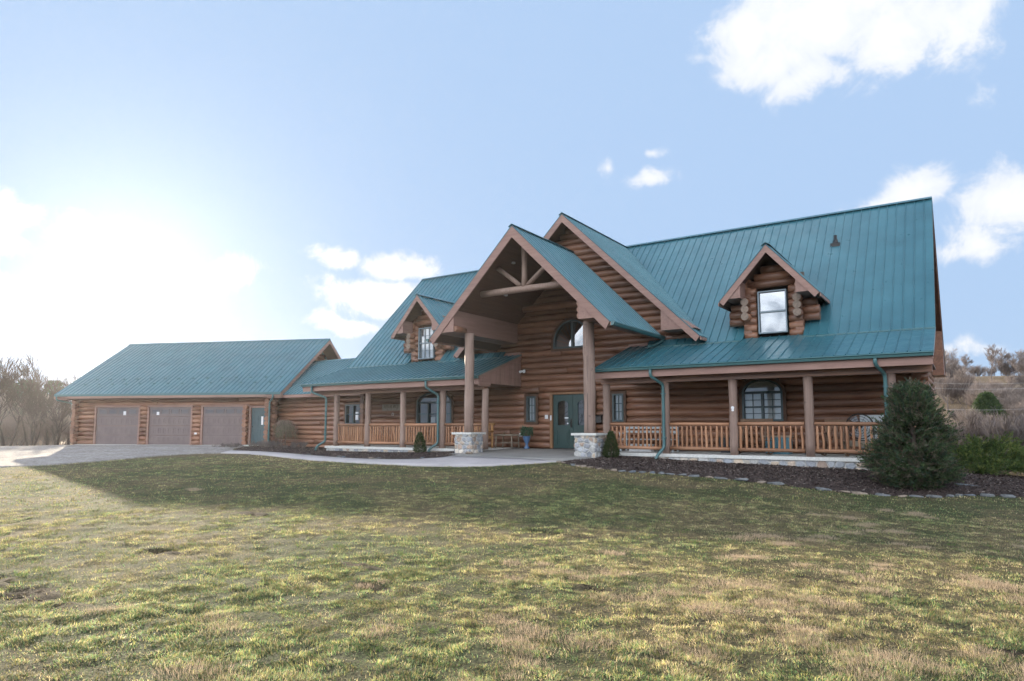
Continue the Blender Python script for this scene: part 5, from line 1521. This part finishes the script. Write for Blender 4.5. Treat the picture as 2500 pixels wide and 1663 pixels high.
bt = [bare_tree('bare_tree', (0, 0, 0), 'hazy grey bare tree in the wood beyond the gravel drive', 'tree', GL, mats=('far_bark', 'far_twig'), seed=330 + i, H=7.0, r0=.14, levels=4, kids=(3, 4), spread=.55, minr=.016) for i in range(3)]
rr = random.Random(4)
for i in range(13):
    px = -60 + i * 21 + rr.uniform(-6, 6); d = rr.uniform(68, 98); p = at(px, 1042, d)
    place(bt[i % 3], p[0], p[1], rr.uniform(0, 6.28), rr.uniform(.6, .92))
GB = 'brush beyond the gravel'
bs = [bare_tree('bare_shrub', (0, 0, 0), 'low brush of thin bare stems in the field left of the garage', 'shrub', GB, mats=('dark_twig', 'far_twig'), seed=350 + i, H=2.1, r0=.028, stems=11, levels=3, kids=(3, 4), spread=.5, minr=.009, lean=.7) for i in range(3)]
for i in range(14):
    px = -50 + i * 17 + rr.uniform(-4, 4); d = rr.uniform(50, 72); p = at(px, 1042, d)
    place(bs[i % 3], p[0], p[1], rr.uniform(0, 6.28), rr.uniform(.8, 1.5))
# two evergreens in the left wood
EV = np.array([(.03, .05, .022), (.04, .06, .026), (.028, .045, .026)])
for (px, d, H, lb) in ((57, 88, 7.2, 'round topped dark evergreen in the wood at the left'), (126, 98, 7.6, 'broad dark evergreen behind the tall slim bare tree'), (10, 95, 7.5, 'dark evergreen behind the leftmost bare tree')):
    p = at(px, 1042, d); z = hz(p[0], p[1])
    conical('evergreen_tree', (p[0], p[1], z), H, 2.6, lb, 1500, int(px), pw=.55, lump=.3, cols=EV, leaf=(.2, .05, .3), spray=(.8, 10), trunk_r=.16)['category'] = 'tree'

# right-hand valley and hillside
GR = 'bare trees on the hillside right of the house'
ht = [bare_tree('bare_tree', (0, 0, 0), 'tan grey bare tree on the hillside right of the house', 'tree', GR, mats=('far_bark', 'far_twig'), seed=400 + i, H=7.5, r0=.13, levels=5, kids=(3, 4), spread=.62, minr=.016) for i in range(4)]
rr = random.Random(12)
for i in range(27):
    px = 2270 + rr.uniform(0, 330); d = 38 + 66 * rr.random() ** 1.1
    if px < 2345 and d < 60: d = 62 + rr.uniform(0, 40)
    p = at(px, 1042, d); place(ht[i % 4], p[0], p[1], rr.uniform(0, 6.28), rr.uniform(.34, .6) * (1 if d > 55 else .8))
GS = 'brush in the valley right of the house'
hs_ = [bare_tree('bare_shrub', (0, 0, 0), 'dusky twiggy brush in the valley right of the house', 'shrub', GS, mats=('dark_twig', 'dark_twig' if i == 0 else 'far_twig'), seed=430 + i, H=3.0, r0=.03, stems=16, levels=3, kids=(4, 5), spread=.6, minr=.011, lean=.8) for i in range(3)]
for i in range(52):
    px = 2275 + rr.uniform(0, 300); d = rr.uniform(42, 98) if i > 16 else rr.uniform(27, 42)
    p = at(px, 1042, d); place(hs_[0 if i < 12 else i % 3], p[0], p[1], rr.uniform(0, 6.28), rr.uniform(.45, .85))
# trees on the skyline
GT = 'small trees along the hilltop'
st_ = [bare_tree('hilltop_tree', (0, 0, 0), 'small clumpy tree on the skyline of the right hill', 'tree', GT, mats=('far_bark', 'dark_twig'), seed=460 + i, H=7.2, r0=.16, levels=4, kids=(3, 4), spread=.42, minr=.028) for i in range(3)]
for i in range(15):
    px = 2290 + i * 19 + rr.uniform(-8, 8); d = rr.uniform(102, 114); p = at(px, 1042, d)
    place(st_[i % 3], p[0], p[1], rr.uniform(0, 6.28), rr.uniform(.34, .6) * (.75 if px < 2380 else 1.1))
p = at(2412, 1042, 58); z = hz(p[0], p[1])
conical('evergreen_tree', (p[0], p[1], z), 1042 and (at(2412, 970, 58)[2] - z), 1.3, 'single green fir among the bare trees on the right hillside', 3000, 44, pw=.75, lump=.25, cols=np.array([(.06, .10, .03), (.08, .12, .035), (.045, .08, .03)]), leaf=(.1, .03, .17), spray=(.55, 12), trunk_r=.14)['category'] = 'tree'

# power lines crossing the valley
for k, (ya, d) in enumerate(((927, 52), (940, 53), (990, 50), (1062, 46))):
    A = at(2180, ya + 1, d); B = at(2620, ya - 1, d + 3); pts = [tuple(A * (1 - s) + B * s - np.array([0, 0, .35 * 4 * s * (1 - s)])) for s in np.linspace(0, 1, 12)]
    b = MB(); b.tube(pts, .007, n=5); o = b.build('power_line', plain('pale_cable_%d' % k, (.5, .5, .5), .5, .4) if k < 3 else M['iron'], None, off=tuple(A)); o.location = tuple(A)
    tag(o, ('highest pale cable crossing the right hillside', 'second cable down crossing the right hillside', 'third cable down crossing the right hillside', 'lowest, darkest cable crossing above the juniper')[k], 'cable', 'power lines over the valley')

# planting by the breezeway: weeping shrub and low bare clumps
wx, wy = -30.25, .15; wz = bed_z(wx, wy)
t = empty('weeping_shrub', (wx, wy, wz), 'umbrella shaped weeping shrub against the breezeway wall', 'shrub')
m = MB(); m.tube([(wx, wy, wz - .05), (wx + .05, wy, wz + .6), (wx - .02, wy, wz + 1.2)], [.035, .03, .02], n=8); m.tube([(wx - .25, wy - .1, wz), (wx - .1, wy - .1, wz + .55)], .02, n=6, tone=1.8); m.build('trunk', M['bark'], t, off=(wx, wy, wz))
VV = []; segs = []; rr = random.Random(8)
for k in range(150):
    a = rr.uniform(0, 6.283); q = rr.uniform(.2, .62); h0 = rr.uniform(1.05, 1.35)
    segs.append(([Vector((0, 0, 1.15)), Vector((q * .5 * math.cos(a), q * .5 * math.sin(a), h0 + .08)), Vector((q * math.cos(a), q * math.sin(a), h0 - .1)), Vector((q * 1.1 * math.cos(a), q * 1.1 * math.sin(a), rr.uniform(.25, .8)))], [.008, .007, .006, .004]))
V, Fc = seg_mesh('crown', segs, 4, None); npmesh('branches', V, Fc, M['twig'], t)
P = np.array([tuple(s[0][2]) for s in segs] + [tuple(s[0][1]) for s in segs] + [tuple((s[0][2] + s[0][3]) / 2) for s in segs]) + np.array([wx, wy, wz])
V, C = sprays(P, np.tile([0, 0, -1.], (len(P), 1)) + g.normal(0, .3, (len(P), 3)), 22, .25, .006, .05, np.array([(.10, .13, .05), (.13, .14, .07), (.08, .10, .05)]), 14)
foliage_mesh('crown', V, C, t, (wx, wy, wz))
for k, (x, y, s, lb) in enumerate([(-29.6, -1.3, .5, 'low rounded bare clump in front of the weeping shrub'), (-30.9, -.9, .42, 'low bare clump between the side door and the weeping shrub'), (-31.6, -2.1, .4, 'brown twiggy clump beside the garage door step'), (-28.2, -.6, .45, 'sparse bare stems at the right of the breezeway bed'), (-20.9, -4.0, .22, 'tiny dry twig clump in the left mulch bed'), (-32.2, -1.75, .32, 'small brown twiggy clump at the foot of the garage corner post')]):
    r_ = bare_tree('bare_shrub', (x, y, bed_z(x, y) - .02), lb, 'shrub', None, seed=500 + k, H=s, r0=.007, stems=16, levels=3, kids=(3, 4), spread=.6, minr=.004, lean=.8, mats=('twig', 'dark_twig'))
for k, (x, y) in enumerate([(-4.6, -3.6), (-7.3, -3.3)]):
    bare_tree('bare_shrub', (x, y, bed_z(x, y) - .01), ('few dry stems in the right mulch bed below the third railing', 'few dry stems in the right mulch bed below the second railing')[k], 'shrub', None, seed=520 + k, H=.25, r0=.004, stems=9, levels=2, kids=(1, 2), spread=.5, minr=.002, lean=.7)
# ------------------------------------------------------------------ sky, sun, air, camera
SUN_AZ, SUN_EL = 64.0, 10.9      # degrees left of +Y, above the horizon
world = bpy.data.worlds.new('World'); scene.world = world; world.use_nodes = True
nt = world.node_tree; nt.nodes.clear()
wo = nd(nt, 'ShaderNodeOutputWorld'); bg = nd(nt, 'ShaderNodeBackground'); nt.links.new(bg.outputs[0], wo.inputs[0])
sky = nd(nt, 'ShaderNodeTexSky', sky_type='NISHITA', sun_disc=False); sky.sun_elevation = R(SUN_EL); sky.sun_rotation = R(-SUN_AZ)
sky.air_density = 1.0; sky.dust_density = .6; sky.ozone_density = 2.5; sky.altitude = 200
SKYS = .12
bg.inputs['Strength'].default_value = SKYS
tc = nd(nt, 'ShaderNodeTexCoord'); D_ = tc.outputs['Generated']
CL = [(-13.8,29.3,2.7,2.0,1),(-8.5,29.6,5.6,2.9,1),(-2.2,28.2,4.6,2.9,1),(-9.6,25.6,3.2,2.0,.95),(-5.4,31.5,7.5,2.6,1),(-11.5,27.6,4.0,2.2,1),
      (-21.9,20.45,2.0,.85,.8),(-25.7,21.7,1.2,.7,.65),(-21.1,22.4,1.2,.4,.45),
      (-2.6,17.4,2.5,1.5,1),(-4.8,16.6,1.9,.9,.75),(3.3,14.9,2.6,2.3,1),(1.6,13.0,2.0,1.1,.75),
      (-46.1,10.6,4.1,1.7,1),(-44.3,11.2,2.6,1.2,1),(-43.2,13.6,3.3,.95,1),(-44.6,13.9,1.6,1.1,.9),(-48.6,14.0,2.2,.75,.8),(-47.6,8.1,3.0,.6,.85),(-49.6,8.5,1.5,.6,.7),
      (-72.2,14.5,1.4,1.4,.7),(-71.6,12.4,1.4,.9,.6),(-57.0,11.9,2.2,1.2,.6),(-66.8,13.4,2.2,1.3,.5),(-71.5,9.6,1.6,.8,.6),(-71.5,7.6,1.6,.6,.5),
      (-.2,5.6,2.2,.8,.55),(1.4,22.6,.8,.35,.28),]
ns = nd(nt, 'ShaderNodeTexNoise'); ns.inputs['Scale'].default_value = 9; ns.inputs['Detail'].default_value = 5; nt.links.new(D_, ns.inputs['Vector'])
wv = nd(nt, 'ShaderNodeVectorMath', operation='SUBTRACT'); nt.links.new(ns.outputs['Color'], wv.inputs[0]); wv.inputs[1].default_value = (.5, .5, .5)
ws = nd(nt, 'ShaderNodeVectorMath', operation='SCALE'); nt.links.new(wv.outputs[0], ws.inputs[0]); ws.inputs['Scale'].default_value = .07
wd_ = nd(nt, 'ShaderNodeVectorMath', operation='ADD'); nt.links.new(D_, wd_.inputs[0]); nt.links.new(ws.outputs[0], wd_.inputs[1])
DW = wd_.outputs[0]
def cloud_mask(lst, big=1.25):
    acc_ = None
    for (az_, el_, w_, h_, k_) in lst:
        a, e = R(az_), R(el_)
        c = np.array([math.sin(a) * math.cos(e), math.cos(a) * math.cos(e), math.sin(e)])
        r_ = np.array([math.cos(a), -math.sin(a), 0]) / R(w_ * math.cos(e)); u_ = np.array([-math.sin(a) * math.sin(e), -math.cos(a) * math.sin(e), math.cos(e)]) / R(h_)
        cb = []
        for v in (r_, u_, c):
            d_ = nd(nt, 'ShaderNodeVectorMath', operation='DOT_PRODUCT'); nt.links.new(DW, d_.inputs[0]); d_.inputs[1].default_value = tuple(v); cb.append((d_.outputs['Value'], float(v @ c)))
        x2 = math_(nt, 'POWER', math_(nt, 'ABSOLUTE', math_(nt, 'SUBTRACT', cb[0][0], cb[0][1])), 2.0)
        q = math_(nt, 'ADD', x2, math_(nt, 'POWER', math_(nt, 'ABSOLUTE', math_(nt, 'SUBTRACT', cb[1][0], cb[1][1])), 2.0))
        q = math_(nt, 'SQRT', math_(nt, 'ADD', q, math_(nt, 'MULTIPLY', math_(nt, 'LESS_THAN', cb[2][0], 0.0), 99.0)))
        v = math_(nt, 'MULTIPLY', math_(nt, 'SUBTRACT', big, q), k_)
        acc_ = v if acc_ is None else math_(nt, 'SMOOTH_MAX', acc_, v, .25)
    return acc_


n1 = noise(nt, D_, 15, 10, .66, .35); n2 = noise(nt, D_, 5, 4, .5)


def cover(m_, amp=2.7, lo=.15, hi=.85):
    f = math_(nt, 'ADD', m_, math_(nt, 'MULTIPLY', math_(nt, 'SUBTRACT', n1, .5), amp))
    mr = nd(nt, 'ShaderNodeMapRange', interpolation_type='SMOOTHSTEP'); nt.links.new(f, mr.inputs[0]); mr.inputs[1].default_value = lo; mr.inputs[2].default_value = hi
    return f, mr.outputs[0]


f, cf = cover(cloud_mask(CL, 1.6)); cf = math_(nt, 'MULTIPLY', cf, .93)
cc = ramp(nt, math_(nt, 'ADD', math_(nt, 'MULTIPLY', f, .45), math_(nt, 'MULTIPLY', n2, .4)), [(.25, (2.2, 2.45, 2.95)), (.5, (2.65, 2.78, 3.0)), (.85, (3.25, 3.25, 3.25))])
# added unseen cloud bank behind the camera, overbright to fill the house front
FILL_BANK = [(150,15,42,8,1),(208,14,36,8,1),(150,26,38,9,1),(110,30,22,8,1),(190,32,34,11,1),(160,52,40,14,1),(75,26,18,6,1),(225,24,26,8,1),(255,42,22,9,1),(130,10,30,3,1),(205,12,26,3,1),(60,55,26,10,1),(320,68,30,9,.8)]
f3, cf3 = cover(cloud_mask(FILL_BANK), 2.2)
fill_bank_col = ramp(nt, n2, [(.3, (8.4, 9.2, 10.6)), (.7, (12.8, 13.0, 13.4))])
# aureole of thin haze round the sun
S = Vector((-math.sin(R(SUN_AZ)) * math.cos(R(SUN_EL)), math.cos(R(SUN_AZ)) * math.cos(R(SUN_EL)), math.sin(R(SUN_EL))))
sd_ = nd(nt, 'ShaderNodeVectorMath', operation='DOT_PRODUCT'); nt.links.new(D_, sd_.inputs[0]); sd_.inputs[1].default_value = tuple(S)
ac = math_(nt, 'ARCCOSINE', math_(nt, 'MINIMUM', sd_.outputs['Value'], .99999))
g1 = math_(nt, 'EXPONENT', math_(nt, 'MULTIPLY', ac, -1 / R(6.0)))
AURE, AUREW = 1.9, 1.0
au = nd(nt, 'ShaderNodeMix', data_type='RGBA', blend_type='ADD'); au.inputs[0].default_value = 1.0
gcol = nd(nt, 'ShaderNodeVectorMath', operation='SCALE'); gcol.inputs[0].default_value = (1.0, .97, .90); nt.links.new(math_(nt, 'MULTIPLY', g1, AURE), gcol.inputs['Scale'])
lum = nd(nt, 'ShaderNodeVectorMath', operation='LENGTH'); nt.links.new(sky.outputs[0], lum.inputs[0])
soft = math_(nt, 'DIVIDE', 1.0, math_(nt, 'ADD', 1.0, math_(nt, 'DIVIDE', lum.outputs['Value'], 1.5)))
sc_ = nd(nt, 'ShaderNodeVectorMath', operation='SCALE'); nt.links.new(sky.outputs[0], sc_.inputs[0]); nt.links.new(soft, sc_.inputs['Scale'])
skyc = mix(nt, .82, sc_.outputs[0], (1.58, 2.18, 3.1))
SKYMIX = mix(nt, cf3, mix(nt, cf, skyc, cc), fill_bank_col)
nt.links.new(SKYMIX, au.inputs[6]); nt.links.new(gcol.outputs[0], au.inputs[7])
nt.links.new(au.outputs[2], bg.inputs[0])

sun = bpy.data.lights.new('sun', 'SUN'); sun.energy = 5.0; sun.angle = R(.55); sun.color = (1.0, .86, .66)
so_ = bpy.data.objects.new('sun', sun); COL.objects.link(so_); so_.rotation_euler = S.to_track_quat('Z', 'Y').to_euler(); so_.location = (-40, 20, 30)

# thin bright haze in the low winter sun
hb = MB(); hb.box(-345, 345, -345, 345, -9, 15.5); OFF = Vector((0, 0, 0))
hm = bpy.data.materials.new('haze_air'); hm.use_nodes = True; hn = hm.node_tree; hn.nodes.clear()
ho = hn.nodes.new('ShaderNodeOutputMaterial'); hv = hn.nodes.new('ShaderNodeVolumePrincipled'); hn.links.new(hv.outputs[0], ho.inputs['Volume'])
hv.inputs['Color'].default_value = (.95, .96, 1.0, 1); hv.inputs['Density'].default_value = .00023; hv.inputs['Anisotropy'].default_value = .68
tag(hb.build('haze', hm, None), 'thin winter haze hanging over the whole place', 'haze', kind='stuff')

cam = bpy.data.cameras.new('camera'); co = bpy.data.objects.new('camera', cam); COL.objects.link(co)
co.location = tuple(CAM); co.rotation_euler = (math.pi / 2 + PITCH, 0, YAW)
cam.sensor_fit = 'HORIZONTAL'; cam.sensor_width = 36; cam.lens = 36 * F_PX / W_PX
cam.shift_y = (PY - H_PX / 2) / W_PX; cam.clip_start = .1; cam.clip_end = 6000
scene.camera = co
scene.render.resolution_x = 1024; scene.render.resolution_y = 681
vs_ = scene.view_settings; scene.display_settings.display_device = 'sRGB'; vs_.view_transform = 'Standard'; vs_.look = 'None'; vs_.gamma = 1; vs_.exposure = 1.5
scene.render.engine = 'CYCLES'; scene.cycles.use_denoising = True; scene.cycles.max_bounces = 6; scene.cycles.volume_bounces = 0; scene.cycles.use_adaptive_sampling = True; scene.cycles.adaptive_threshold = .025; scene.cycles.transparent_max_bounces = 12
scene.cycles.sample_clamp_indirect = 8
